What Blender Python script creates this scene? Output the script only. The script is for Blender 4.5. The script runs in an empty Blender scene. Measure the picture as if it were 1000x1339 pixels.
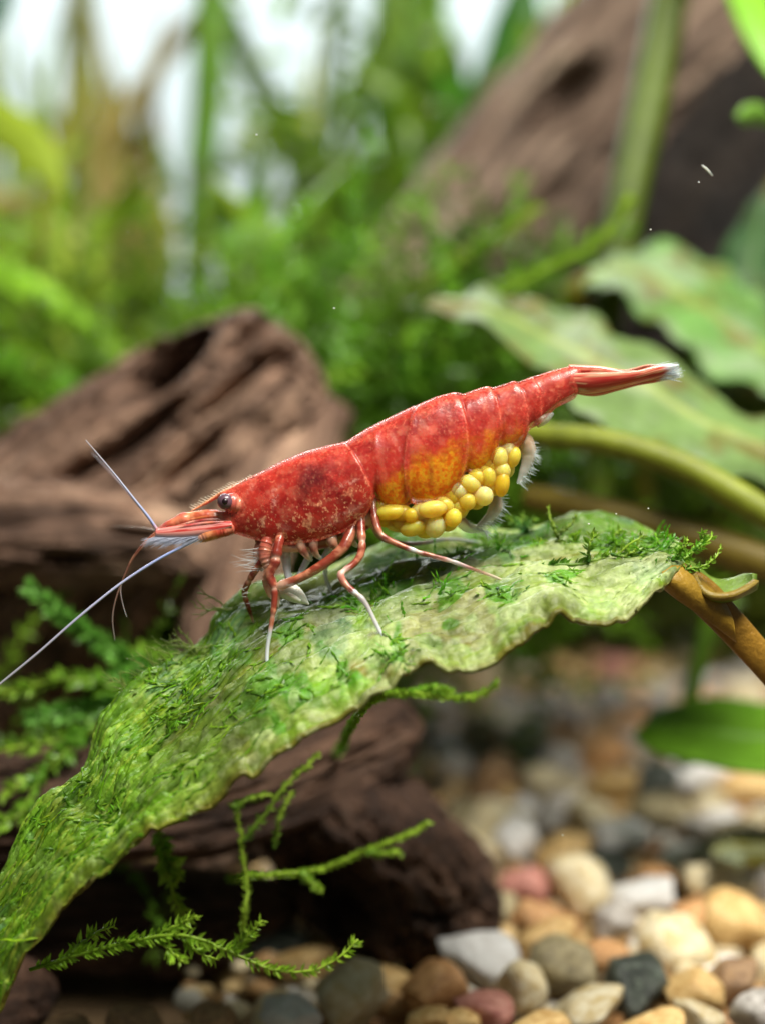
import bpy, math, random
import numpy as np
from mathutils import Vector
from mathutils.bvhtree import BVHTree

random.seed(7)
RNG = np.random.default_rng(11)
scene = bpy.context.scene
scene.unit_settings.system = 'METRIC'
scene.unit_settings.scale_length = 0.01          # one unit is one centimetre
COL = scene.collection

# ------------------------------------------------------------------ camera
FPX, CX, CY = 2176.0, 500.0, 669.5                # focal length and centre in photo pixels
CAM_H, CAM_Y, PITCH = 4.1, -8.0, math.radians(7.0)
cam_data = bpy.data.cameras.new("camera")
cam_data.sensor_fit = 'VERTICAL'
cam_data.sensor_height = 36.0
cam_data.sensor_width = 36.0
cam_data.lens = 36.0 * FPX / 1339.0
cam_data.clip_start = 0.05
cam_data.clip_end = 400.0
cam_data.dof.use_dof = True
cam_data.dof.focus_distance = 7.85
cam_data.dof.aperture_fstop = (cam_data.lens * 1e-3) / 0.27
cam = bpy.data.objects.new("camera", cam_data)
cam.location = (0, CAM_Y, CAM_H)
cam.rotation_euler = (math.radians(90) - PITCH, 0, 0)
COL.objects.link(cam)
scene.camera = cam

# ------------------------------------------------------------------ light
world = bpy.data.worlds.new("World")
scene.world = world
world.use_nodes = True
world.node_tree.nodes["Background"].inputs[0].default_value = (0.62, 0.75, 0.70, 1)
world.node_tree.nodes["Background"].inputs[1].default_value = 0.15

def area(name, loc, target, sx, sy, power, col):
    l = bpy.data.lights.new(name, 'AREA')
    l.shape = 'RECTANGLE'
    l.size, l.size_y, l.energy, l.color = sx, sy, power, col
    o = bpy.data.objects.new(name, l)
    o.location = loc
    o.rotation_euler = (Vector(target) - Vector(loc)).to_track_quat('-Z', 'Y').to_euler()
    COL.objects.link(o)
    return o
# the aquarium's lamp above the water, plus a lamp added to brighten the back
area("tank_lamp", (5.0, -5.0, 18.0), (0.3, 1.0, 1.5), 11.0, 5.0, 7800, (1.0, 0.96, 0.86))
area("added_back_lamp", (-2.0, 21.0, 14.0), (-2.0, 20.0, 0.0), 26.0, 1.6, 8000, (0.97, 1.0, 0.98))

scene.view_settings.view_transform = 'Standard'
scene.view_settings.look = 'None'
scene.view_settings.exposure = 0.0
scene.view_settings.gamma = 1.0
scene.view_settings.use_curve_mapping = False
scene.cycles.use_denoising = True
scene.cycles.max_bounces = 10
scene.cycles.transparent_max_bounces = 24

# ------------------------------------------------------------------ helpers
FW = np.array([0, math.cos(PITCH), -math.sin(PITCH)])
UP = np.array([0, math.sin(PITCH), math.cos(PITCH)])
RT = np.array([1.0, 0, 0])
CAMP = np.array([0, CAM_Y, CAM_H])

def P(px, py, d):
    px, py, d = np.asarray(px, float), np.asarray(py, float), np.asarray(d, float)
    return (CAMP + FW * d[..., None] + RT * ((px - CX) * d / FPX)[..., None]
            + UP * ((CY - py) * d / FPX)[..., None])

def floor_at(px, py, z=0.0):
    """the point on the level z that the pixel looks at"""
    v = FW + RT * ((px - CX) / FPX) + UP * ((CY - py) / FPX)
    t = (z - CAM_H) / v[2]
    return CAMP + v * t, t

def lin(r, g, b, a=1.0):
    f = lambda c: (c / 255 / 12.92) if c / 255 <= 0.04045 else ((c / 255 + 0.055) / 1.055) ** 2.4
    return (f(r), f(g), f(b), a)
def linv(c):
    return np.array(lin(*c)[:3])

def hash3(ix, iy, iz):
    h = (ix.astype(np.int64) * 374761393 + iy.astype(np.int64) * 668265263 + iz.astype(np.int64) * 2147483647) & 0xffffffff
    h = ((h ^ (h >> 13)) * 1274126177) & 0xffffffff
    h = (h ^ (h >> 16)) & 0xffffffff
    return h / 4294967295.0
def vnoise(p):
    p = np.asarray(p, float)
    i = np.floor(p); f = p - i; u = f * f * f * (f * (f * 6 - 15) + 10)
    i = i.astype(np.int64)
    r = 0
    for dx in (0, 1):
        for dy in (0, 1):
            for dz in (0, 1):
                w = (u[..., 0] if dx else 1 - u[..., 0]) * (u[..., 1] if dy else 1 - u[..., 1]) * (u[..., 2] if dz else 1 - u[..., 2])
                r = r + w * hash3(i[..., 0] + dx, i[..., 1] + dy, i[..., 2] + dz)
    return r
def fbm(p, octv=4, gain=0.5):
    p = np.asarray(p, float); a = 1.0; s = 0; t = 0
    for k in range(octv):
        s = s + a * vnoise(p + k * 17.3); t += a; a *= gain; p = p * 2.03
    return s / t                                     # about 0..1
def sstep(a, b, x):
    t = np.clip((x - a) / (b - a), 0, 1)
    return t * t * (3 - 2 * t)
def mixc(a, b, m):
    return a * (1 - m[..., None]) + b * m[..., None]

def catmull(pts, n):
    """n points along a smooth curve through pts (any width of rows), chord-length parameter"""
    pts = np.asarray(pts, float)
    if len(pts) == 2:
        t = np.linspace(0, 1, n)[:, None]
        return pts[0] * (1 - t) + pts[1] * t
    seg = np.linalg.norm(np.diff(pts[:, :3], axis=0), axis=1) ** 0.5 + 1e-9
    k = np.concatenate([[0], np.cumsum(seg)])
    m = np.zeros_like(pts)
    m[1:-1] = (pts[2:] - pts[:-2]) / (k[2:] - k[:-2])[:, None]
    m[0] = (pts[1] - pts[0]) / seg[0]; m[-1] = (pts[-1] - pts[-2]) / seg[-1]
    t = np.linspace(0, k[-1], n)
    j = np.clip(np.searchsorted(k, t, side='right') - 1, 0, len(pts) - 2)
    h = seg[j][:, None]; u = ((t - k[j]) / seg[j])[:, None]
    return ((2*u**3 - 3*u**2 + 1) * pts[j] + (u**3 - 2*u**2 + u) * h * m[j]
            + (-2*u**3 + 3*u**2) * pts[j+1] + (u**3 - u**2) * h * m[j+1])

def curve_px(pts, n):
    """rows (px, py, d, extra...) -> world points and the extra columns, smoothed"""
    c = catmull([[q[0], q[1], q[2] * 50, *q[3:]] for q in pts], n)
    return P(c[:, 0], c[:, 1], c[:, 2] / 50), c[:, 3:]

class MB:
    """collects shapes into one mesh, with a colour for every vertex"""
    def __init__(self): self.v, self.f, self.c, self.n = [], [], [], 0
    def add(self, v, f, c=None):
        v = np.asarray(v, float).reshape(-1, 3)
        self.v.append(v)
        if c is None: c = (1, 1, 1, 1)
        c = np.asarray(c, float)
        if c.ndim == 1: c = np.tile(c, (len(v), 1))
        if c.shape[1] == 3: c = np.concatenate([c, np.ones((len(c), 1))], 1)
        self.c.append(c)
        self.f.extend((np.asarray(q) + self.n).tolist() for q in f) if isinstance(f, list) else self.f.extend((np.asarray(f) + self.n).tolist())
        self.n += len(v)
    def build(self, name, mat, parent=None, smooth=True, loc=None):
        V = np.concatenate(self.v)
        org = np.zeros(3)
        if parent is not None: org = org_of(parent)
        elif loc is not None: org = np.asarray(loc, float)
        me = bpy.data.meshes.new(name)
        me.from_pydata((V - org).tolist(), [], self.f)
        at = me.color_attributes.new("Col", 'FLOAT_COLOR', 'POINT')
        at.data.foreach_set("color", np.concatenate(self.c).astype(np.float32).ravel())
        me.polygons.foreach_set("use_smooth", [smooth] * len(me.polygons))
        me.materials.append(mat)
        o = bpy.data.objects.new(name, me)
        COL.objects.link(o)
        if parent is not None: o.parent = parent
        elif loc is not None: o.location = org
        return o

def org_of(o):
    p = np.array(o.location)
    while o.parent is not None:
        o = o.parent; p = p + np.array(o.location)
    return p

def empty(name, loc, label, cat, group=None):
    o = bpy.data.objects.new(name, None)
    o.location = [float(q) for q in loc]
    o.empty_display_size = 0.2
    COL.objects.link(o)
    return tag(o, label, cat, group)
def tag(o, label=None, cat=None, group=None, kind=None):
    if label: o["label"] = label
    if cat: o["category"] = cat
    if group: o["group"] = group
    if kind: o["kind"] = kind
    return o

def grid_faces(n, m, wrap=False, off=0):
    i = np.arange(n - 1)[:, None]
    j = np.arange(m if wrap else m - 1)[None, :]
    j2 = (j + 1) % m
    a = i * m + j; b = i * m + j2; c = (i + 1) * m + j2; d = (i + 1) * m + j
    return np.stack([a, b, c, d], -1).reshape(-1, 4) + off

def frames(p):
    t = np.gradient(p, axis=0); t /= np.linalg.norm(t, axis=1)[:, None] + 1e-12
    n = np.zeros_like(p)
    a = np.array([0, 0, 1.0]) if abs(t[0][2]) < 0.9 else np.array([0, 1.0, 0])
    n[0] = a - t[0] * a.dot(t[0]); n[0] /= np.linalg.norm(n[0])
    for i in range(1, len(p)):
        q = n[i-1] - t[i] * n[i-1].dot(t[i]); n[i] = q / (np.linalg.norm(q) + 1e-12)
    return t, n, np.cross(t, n)

def tube(mb, p, r, k=10, col=None, flat=1.0, flat_dir=None):
    """a round (or flattened) tube through the points p with radii r, closed at the ends"""
    p = np.asarray(p, float); N = len(p)
    r = np.broadcast_to(np.asarray(r, float), (N,))
    t, n, b = frames(p)
    if flat_dir is not None:
        fd = np.asarray(flat_dir, float)
        b = fd - t * (t @ fd)[:, None]; b /= np.linalg.norm(b, axis=1)[:, None]
        n = np.cross(b, t)
    a = np.linspace(0, 2 * math.pi, k, endpoint=False)
    ring = (p[:, None] + n[:, None] * (np.cos(a)[None, :, None] * r[:, None, None])
            + b[:, None] * (np.sin(a)[None, :, None] * r[:, None, None] * flat))
    v = ring.reshape(-1, 3)
    v = np.concatenate([v, [p[0] - t[0] * r[0] * 0.5, p[-1] + t[-1] * r[-1] * 0.5]])
    f = grid_faces(N, k, True).tolist()
    for j in range(k):
        f.append([N * k, (j + 1) % k, j]); f.append([N * k + 1, (N - 1) * k + j, (N - 1) * k + (j + 1) % k])
    c = None
    if col is not None:
        c = np.asarray(col, float)
        if c.ndim == 1: c = np.tile(c, (N, 1))
        if c.shape[1] == 3: c = np.concatenate([c, np.ones((N, 1))], 1)
        c = np.concatenate([np.repeat(c, k, 0), c[:1], c[-1:]])
    mb.add(v, f, c)

def sheet(mb, g, th, col=None):
    """a closed thin slab over the grid g (n, m, 3); th may vary over the grid"""
    n, m = g.shape[:2]
    du = np.gradient(g, axis=0); dv = np.gradient(g, axis=1)
    nr = np.cross(du, dv); nr /= np.linalg.norm(nr, axis=2)[..., None] + 1e-12
    th = np.broadcast_to(np.asarray(th, float), (n, m))[..., None] * 0.5
    v = np.concatenate([(g + nr * th).reshape(-1, 3), (g - nr * th).reshape(-1, 3)])
    f1 = grid_faces(n, m); f2 = grid_faces(n, m, off=n * m)[:, ::-1]
    e = np.concatenate([np.arange(m - 1), np.arange(n - 1) * m + m - 1, np.arange(m - 1, 0, -1) + (n - 1) * m, np.arange(n - 1, 0, -1) * m])
    e2 = np.roll(e, -1)
    rim = np.stack([e, e + n * m, e2 + n * m, e2], -1)
    c = None
    if col is not None:
        c = np.asarray(col, float)
        if c.ndim == 1: c = np.tile(c, (n * m, 1))
        c = c.reshape(n * m, -1); c = np.concatenate([c, c])
    mb.add(v, np.concatenate([f1, f2, rim]), c)
    return nr

def ellipsoid(mb, c, ax, k=20, m=14, col=None):
    """ax: three half-axis vectors"""
    th = np.linspace(0, math.pi, m); ph = np.linspace(0, 2 * math.pi, k, endpoint=False)
    x = np.sin(th)[:, None] * np.cos(ph); y = np.sin(th)[:, None] * np.sin(ph); z = np.cos(th)[:, None] * np.ones(k)
    v = np.asarray(c) + x[..., None] * ax[0] + y[..., None] * ax[1] + z[..., None] * ax[2]
    mb.add(v, grid_faces(m, k, True), col)

def leaflets(mb, pos, dirs, side, L, W, col, bend=0.25):
    """many small pointed leaves at once: base, two shoulders, keel, tip"""
    n = len(pos)
    nrm = np.cross(dirs, side); nrm /= np.linalg.norm(nrm, axis=1)[:, None] + 1e-9
    L = np.broadcast_to(L, (n,))[:, None]; W = np.broadcast_to(W, (n,))[:, None]
    a = pos
    b = pos + dirs * L * 0.42 + side * W * 0.5 + nrm * L * 0.06
    c = pos + dirs * L * 0.45 - nrm * L * 0.04
    d = pos + dirs * L * 0.42 - side * W * 0.5 + nrm * L * 0.06
    e = pos + dirs * L * 0.97 + nrm * L * bend
    v = np.stack([a, b, c, d, e], 1).reshape(-1, 3)
    o = np.arange(n)[:, None] * 5
    f = np.concatenate([o + np.array([[0, 1, 2]]), o + np.array([[0, 2, 3]]), o + np.array([[1, 4, 2]]), o + np.array([[2, 4, 3]])])
    mb.add(v, f, np.repeat(np.asarray(col, float), 5, 0))

def rand_dirs(n, rng=RNG):
    v = rng.normal(size=(n, 3)); return v / np.linalg.norm(v, axis=1)[:, None]

# ------------------------------------------------------------------ materials
def new_mat(name):
    m = bpy.data.materials.new(name); m.use_nodes = True
    nt = m.node_tree
    return m, nt, nt.nodes["Principled BSDF"]
def N(nt, kind, **kw):
    n = nt.nodes.new(kind)
    for k, v in kw.items(): setattr(n, k, v)
    return n
def setin(n, **kw):
    for k, v in kw.items(): n.inputs[k.replace('_', ' ')].default_value = v
def noise_node(nt, scale, detail=4, rough=0.55, coord=None, which='Object'):
    t = N(nt, 'ShaderNodeTexNoise'); setin(t, Scale=scale, Detail=detail, Roughness=rough)
    if coord is None:
        tc = N(nt, 'ShaderNodeTexCoord'); coord = tc.outputs[which]
    nt.links.new(coord, t.inputs['Vector'])
    return t
def bump(nt, bsdf, height, strength, dist, normal=None):
    b = N(nt, 'ShaderNodeBump'); setin(b, Strength=strength, Distance=dist)
    nt.links.new(height, b.inputs['Height'])
    if normal is not None: nt.links.new(normal, b.inputs['Normal'])
    nt.links.new(b.outputs[0], bsdf.inputs['Normal'])
    return b
def mixrgb(nt, kind, fac, a, b):
    m = N(nt, 'ShaderNodeMix', data_type='RGBA', blend_type=kind)
    for sock, val in ((m.inputs[0], fac), (m.inputs[6], a), (m.inputs[7], b)):
        if hasattr(val, 'links'): nt.links.new(val, sock)
        else: sock.default_value = val
    return m.outputs[2]
def ramp(nt, fac, stops):
    r = N(nt, 'ShaderNodeValToRGB')
    e = r.color_ramp.elements
    while len(e) < len(stops): e.new(0.5)
    for k, (p, c) in enumerate(stops): e[k].position = p; e[k].color = c
    nt.links.new(fac, r.inputs[0])
    return r.outputs[0]

def vcol_mat(name, rough=0.4, spec=0.5, sss=0.0, sss_r=(0.08, 0.03, 0.02), coat=0.0, coat_rough=0.1, bscale=None, bstr=0.2, bdist=0.01,
             alpha=False, trans=0.0, var=0.0, vscale=20, ior=1.4, sheen=0.0):
    m, nt, b = new_mat(name)
    a = N(nt, 'ShaderNodeVertexColor', layer_name="Col")
    colr = a.outputs[0]
    if var > 0:
        nz = noise_node(nt, vscale, 5, 0.6)
        g = ramp(nt, nz.outputs[0], [(0.3, (1 - var,) * 3 + (1,)), (0.7, (1 + var,) * 3 + (1,))])
        colr = mixrgb(nt, 'MULTIPLY', 1.0, colr, g)
    nt.links.new(colr, b.inputs['Base Color'])
    setin(b, Roughness=rough, IOR=ior)
    b.inputs['Specular IOR Level'].default_value = spec
    b.inputs['Coat Weight'].default_value = coat
    b.inputs['Coat Roughness'].default_value = coat_rough
    if sss > 0:
        b.inputs['Subsurface Weight'].default_value = sss
        b.inputs['Subsurface Radius'].default_value = sss_r
        b.inputs['Subsurface Scale'].default_value = 1.0
    if alpha: nt.links.new(a.outputs[1], b.inputs['Alpha'])
    if bscale:
        bump(nt, b, noise_node(nt, bscale, 6, 0.65).outputs[0], bstr, bdist)
    if trans > 0:
        tr = N(nt, 'ShaderNodeBsdfTranslucent'); nt.links.new(colr, tr.inputs[0])
        mx = N(nt, 'ShaderNodeMixShader'); mx.inputs[0].default_value = trans
        out = nt.nodes['Material Output']
        nt.links.new(b.outputs[0], mx.inputs[1]); nt.links.new(tr.outputs[0], mx.inputs[2]); nt.links.new(mx.outputs[0], out.inputs[0])
    return m

M_SHELL = vcol_mat("shell", rough=0.33, spec=0.5, sss=0.5, sss_r=(0.08, 0.025, 0.015), coat=0.35, coat_rough=0.14, bscale=70, bstr=0.35, bdist=0.006)
def shell_mat():
    """thin clear shell with grains of red pigment: the grains hide what lies under it, the gaps do not"""
    m, nt, b = new_mat("shell_clear")
    a = N(nt, 'ShaderNodeVertexColor', layer_name="Col")
    g1 = noise_node(nt, 85, 4, 0.6); g2 = noise_node(nt, 24, 5, 0.6)
    col = mixrgb(nt, 'MULTIPLY', 1.0, a.outputs[0], ramp(nt, g1.outputs[0], [(0.36, (0.78, 0.7, 0.7, 1)), (0.62, (1.12, 1.15, 1.15, 1))]))
    nt.links.new(col, b.inputs['Base Color'])
    def math(op, x, y):
        q = N(nt, 'ShaderNodeMath', operation=op)
        for k, v in enumerate((x, y)):
            if hasattr(v, 'links'): nt.links.new(v, q.inputs[k])
            else: q.inputs[k].default_value = v
        return q.outputs[0]
    grain = ramp(nt, math('ADD', math('MULTIPLY', g1.outputs[0], 0.55), math('MULTIPLY', g2.outputs[0], 0.45)), [(0.40, (0.62,) * 3 + (1,)), (0.62, (1.3,) * 3 + (1,))])
    al = N(nt, 'ShaderNodeMath', operation='MULTIPLY', use_clamp=True)
    nt.links.new(a.outputs[1], al.inputs[0]); nt.links.new(grain, al.inputs[1])
    nt.links.new(al.outputs[0], b.inputs['Alpha'])
    setin(b, Roughness=0.38); b.inputs['Specular IOR Level'].default_value = 0.45
    b.inputs['Coat Weight'].default_value = 0.32; b.inputs['Coat Roughness'].default_value = 0.12
    bump(nt, b, g1.outputs[0], 0.3, 0.004)
    return m
M_CLEAR = shell_mat()
M_FLESH = vcol_mat("flesh", rough=0.45, spec=0.3, sss=0.8, sss_r=(0.10, 0.03, 0.018), var=0.12, vscale=16)
M_LIMB = vcol_mat("limb", rough=0.3, sss=0.2, sss_r=(0.03, 0.012, 0.01), coat=0.3, bscale=60, bstr=0.15, bdist=0.003, alpha=True)
M_EGG = vcol_mat("egg", rough=0.32, spec=0.4, sss=1.0, sss_r=(0.16, 0.11, 0.03), coat=0.0, var=0.22, vscale=14, trans=0.3)
M_EYE = vcol_mat("eye", rough=0.25, coat=0.25, bscale=120, bstr=0.2, bdist=0.002)
M_LEAF = vcol_mat("leaf", rough=0.30, spec=0.55, bscale=44, bstr=0.7, bdist=0.010, trans=0.22, var=0.18, vscale=42)
M_LEAF2 = vcol_mat("leaf_far", rough=0.42, spec=0.5, bscale=18, bstr=0.4, bdist=0.02, trans=0.2, var=0.18, vscale=9)
M_MOSS = vcol_mat("moss", rough=0.35, trans=0.42, var=0.15, vscale=30)

def wood_mat(name, tone):
    m, nt, b = new_mat(name)
    at = N(nt, 'ShaderNodeAttribute', attribute_name="grain")
    tc = N(nt, 'ShaderNodeTexCoord')
    n1 = noise_node(nt, 3.4, 9, 0.7, at.outputs['Vector'])
    n2 = noise_node(nt, 8.0, 9, 0.72, at.outputs['Vector'])
    n3 = noise_node(nt, 1.3, 5, 0.6, tc.outputs['Object'])
    n4 = noise_node(nt, 14, 6, 0.7, tc.outputs['Object'])
    c1 = ramp(nt, n1.outputs[0], [(0.30, lin(40, 31, 27)), (0.44, lin(98, 80, 70)), (0.56, lin(140, 118, 104)), (0.72, lin(190, 170, 152))])
    c2 = ramp(nt, n2.outputs[0], [(0.34, (0.30, 0.28, 0.27, 1)), (0.56, (1.05, 1.02, 1.0, 1)), (0.7, (1.35, 1.3, 1.25, 1))])
    c3 = ramp(nt, n3.outputs[0], [(0.35, (0.62, 0.55, 0.50, 1)), (0.68, (1.15, 1.12, 1.05, 1))])
    c4 = ramp(nt, n4.outputs[0], [(0.4, (0.75, 0.75, 0.75, 1)), (0.62, (1.15, 1.15, 1.15, 1))])
    c = mixrgb(nt, 'MULTIPLY', 0.9, mixrgb(nt, 'MULTIPLY', 0.85, c1, c2), c3)
    c = mixrgb(nt, 'MULTIPLY', 0.8, c, c4)
    c = mixrgb(nt, 'MULTIPLY', 1.0, c, (*tone, 1))
    nt.links.new(c, b.inputs['Base Color'])
    setin(b, Roughness=0.5); b.inputs['Specular IOR Level'].default_value = 0.35
    b1 = N(nt, 'ShaderNodeBump'); setin(b1, Strength=0.9, Distance=0.1); nt.links.new(n2.outputs[0], b1.inputs['Height'])
    bump(nt, b, n4.outputs[0], 0.6, 0.06, b1.outputs[0])
    return m
M_WOOD = wood_mat("driftwood", (2.15, 2.05, 2.0))
M_WOOD_GREY = wood_mat("driftwood_grey", (1.55, 1.68, 1.72))
M_WOOD_DEEP_SHADE = wood_mat("driftwood_deep_shade", (0.14, 0.15, 0.16))  # near-black copy of the wood, deep shade put into its tone
M_WOOD_SHADED = wood_mat("driftwood_shaded", (0.7, 0.58, 0.52))  # darker copy of the wood: shade under the leaf kept in the tone


def stone_mat(name, c_a, c_b, rough=0.45, scale=3.0, fleck=None):
    m, nt, b = new_mat(name)
    tc = N(nt, 'ShaderNodeTexCoord'); oi = N(nt, 'ShaderNodeObjectInfo')
    ad = N(nt, 'ShaderNodeVectorMath', operation='ADD'); nt.links.new(tc.outputs['Object'], ad.inputs[0])
    sc = N(nt, 'ShaderNodeVectorMath', operation='SCALE'); sc.inputs[0].default_value = (37, 11, 23)
    nt.links.new(oi.outputs['Random'], sc.inputs['Scale']); nt.links.new(sc.outputs[0], ad.inputs[1])
    n1 = noise_node(nt, scale, 6, 0.6, ad.outputs[0])
    c = ramp(nt, n1.outputs[0], [(0.32, c_a), (0.62, c_b)])
    if fleck:
        n2 = noise_node(nt, scale * 2.2, 5, 0.7, ad.outputs[0])
        f = ramp(nt, n2.outputs[0], [(0.56, (0, 0, 0, 1)), (0.68, (1, 1, 1, 1))])
        c = mixrgb(nt, 'MIX', f, c, fleck)
    hv = N(nt, 'ShaderNodeHueSaturation'); nt.links.new(c, hv.inputs['Color'])
    mr = N(nt, 'ShaderNodeMapRange'); nt.links.new(oi.outputs['Random'], mr.inputs[0]); mr.inputs[3].default_value = 0.78; mr.inputs[4].default_value = 1.15
    nt.links.new(mr.outputs[0], hv.inputs['Value'])
    nt.links.new(hv.outputs[0], b.inputs['Base Color'])
    setin(b, Roughness=rough)
    bump(nt, b, noise_node(nt, scale * 3.5, 6, 0.65, ad.outputs[0]).outputs[0], 0.35, 0.12)
    return m
STONE = {
 'white':  stone_mat("stone_white", lin(214, 210, 206), lin(244, 243, 242), 0.28),
 'cream':  stone_mat("stone_cream", lin(206, 178, 112), lin(244, 234, 204), 0.34, fleck=lin(190, 160, 104)),
 'tan':    stone_mat("stone_tan", lin(192, 144, 78), lin(234, 200, 138), 0.38, fleck=lin(240, 214, 150)),
 'orange': stone_mat("stone_orange", lin(172, 118, 70), lin(222, 172, 118), 0.4, fleck=lin(232, 190, 140)),
 'pink':   stone_mat("stone_pink", lin(162, 92, 82), lin(210, 150, 136), 0.4, fleck=lin(222, 176, 160)),
 'olive':  stone_mat("stone_olive", lin(124, 112, 82), lin(178, 164, 128), 0.42, fleck=lin(196, 184, 144)),
 'grey':   stone_mat("stone_grey", lin(136, 128, 120), lin(200, 194, 188), 0.38, fleck=lin(220, 216, 210)),
 'dark':   stone_mat("stone_dark", lin(34, 38, 36), lin(70, 76, 68), 0.32, fleck=lin(124, 136, 120)),
 'brown':  stone_mat("stone_brown", lin(122, 92, 66), lin(178, 142, 104), 0.4, fleck=lin(190, 156, 112)),
}
def plain_mat(name, col, rough=0.6, bscale=None, bstr=0.3, bdist=0.05):
    m, nt, b = new_mat(name)
    nz = noise_node(nt, 0.6, 5, 0.6)
    c = ramp(nt, nz.outputs[0], [(0.3, tuple(q * 0.85 for q in col[:3]) + (1,)), (0.7, col)])
    nt.links.new(c, b.inputs['Base Color']); setin(b, Roughness=rough)
    if bscale: bump(nt, b, noise_node(nt, bscale, 6, 0.65).outputs[0], bstr, bdist)
    return m
M_BED = plain_mat("gravel_bed", lin(96, 76, 50), 0.7, 3.0, 0.6, 0.2)
M_BACK = plain_mat("back_panel", lin(150, 160, 164), 0.6)
# ------------------------------------------------------------------ the setting: bed and back panel
mb = MB()
gx, gy = np.meshgrid(np.linspace(-22, 22, 90), np.linspace(-6.6, 26, 90), indexing='ij')
gz = 0.12 * (fbm(np.stack([gx * 0.8, gy * 0.8, gx * 0], -1), 4) - 0.5) - 0.06
mb.add(np.stack([gx, gy, gz], -1), grid_faces(90, 90))
tag(mb.build("ground", M_BED), "brown bottom of the tank under the gravel", None, None, "structure")
mb = MB()
v = np.array([[-22, 26, -0.3], [22, 26, -0.3], [22, 26, 24], [-22, 26, 24], [-22, 26.4, -0.3], [22, 26.4, -0.3], [22, 26.4, 24], [-22, 26.4, 24]])
mb.add(v, [[0, 1, 2, 3], [7, 6, 5, 4], [0, 4, 5, 1], [3, 2, 6, 7], [1, 5, 6, 2], [0, 3, 7, 4]])
tag(mb.build("back_wall", M_BACK, smooth=False), "pale panel behind the tank's plants", None, None, "structure")

# ------------------------------------------------------------------ driftwood
def proj(v):
    q = v - CAMP
    d = q @ FW
    return CX + (q @ RT) * FPX / d, CY - (q @ UP) * FPX / d, d

def wood(name, parent, pts, n=240, k=150, amp=0.2, seed=0, squash=1.0, holes=(), grain=0.25, freq=1.3, mat=None):
    p, ex = curve_px(pts, n)
    dd = (p - CAMP) @ FW
    r = np.maximum(ex[:, 0], 0.5) * dd / FPX
    t, nn, bb = frames(p)
    s = np.concatenate([[0], np.cumsum(np.linalg.norm(np.diff(p, axis=0), axis=1))])
    a = np.linspace(0, 2 * math.pi, k, endpoint=False)
    ca, sa = np.cos(a)[None, :], np.sin(a)[None, :]
    R = r[:, None] * np.ones((1, k))
    q = np.stack([ca * R * freq + seed * 3.1, sa * R * freq + seed * 1.7, s[:, None] * grain * freq + 0 * R], -1)
    big = fbm(q * 0.9 + 5.3, 3) - 0.5
    rid = 1 - 2 * np.abs(fbm(q * 2.3, 4) - 0.5)
    fine = fbm(q * 6.0 + 9.1, 4) - 0.5
    lump = fbm(np.stack([ca * R * 0.9 + seed, sa * R * 0.9, s[:, None] * 0.9 + 0 * R], -1), 3) - 0.5
    disp = R * amp * (1.7 * big + 1.3 * lump + 1.1 * (rid - 0.82) ) + 0.16 * amp * fine * np.minimum(R * 4, 1)
    crk = fbm(q * [4.2, 4.2, 2.6] + 31.7, 4)
    crack = np.exp(-((crk - 0.5) / 0.035) ** 2)
    crk2 = fbm(q * [9, 9, 5] + 3.7, 3)
    disp = disp - np.minimum(R * 0.16, 0.11) * crack - np.minimum(R * 0.06, 0.035) * np.exp(-((crk2 - 0.5) / 0.05) ** 2)
    disp = disp + np.minimum(R * 0.12, 0.10) * (fbm(np.stack([ca * R * 3 + seed, sa * R * 3, s[:, None] * 2.2 + 0 * R], -1), 4) - 0.5)
    disp = disp + 0.03 * (fbm(np.stack([ca * R * 11 + seed, sa * R * 11, s[:, None] * 8 + 0 * R], -1), 3) - 0.5)
    R2 = R + disp
    v = p[:, None] + nn[:, None] * (ca * R2)[..., None] + bb[:, None] * (sa * R2)[..., None] * squash
    for (hx, hy, rx, ry, ang, dep) in holes:
        X, Y, D = proj(v)
        c, s_ = math.cos(ang), math.sin(ang)
        ux = ((X - hx) * c + (Y - hy) * s_) / rx; uy = (-(X - hx) * s_ + (Y - hy) * c) / ry
        front = D < dd[:, None]
        m = np.exp(-(ux * ux + uy * uy) ** 2) * front
        v = v + FW * (m * dep)[..., None]
    vv = np.concatenate([v.reshape(-1, 3), [p[0], p[-1]]])
    f = grid_faces(n, k, True).tolist()
    for j in range(k):
        f.append([n * k, (j + 1) % k, j]); f.append([n * k + 1, (n - 1) * k + j, (n - 1) * k + (j + 1) % k])
    m = MB(); m.add(vv, f)
    o = m.build(name, mat or M_WOOD, parent)
    g = np.concatenate([q.reshape(-1, 3), [[seed, 0, 0], [seed, 0, 0]]])
    at = o.data.attributes.new("grain", 'FLOAT_VECTOR', 'POINT')
    at.data.foreach_set("vector", g.astype(np.float32).ravel())
    return o

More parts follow.
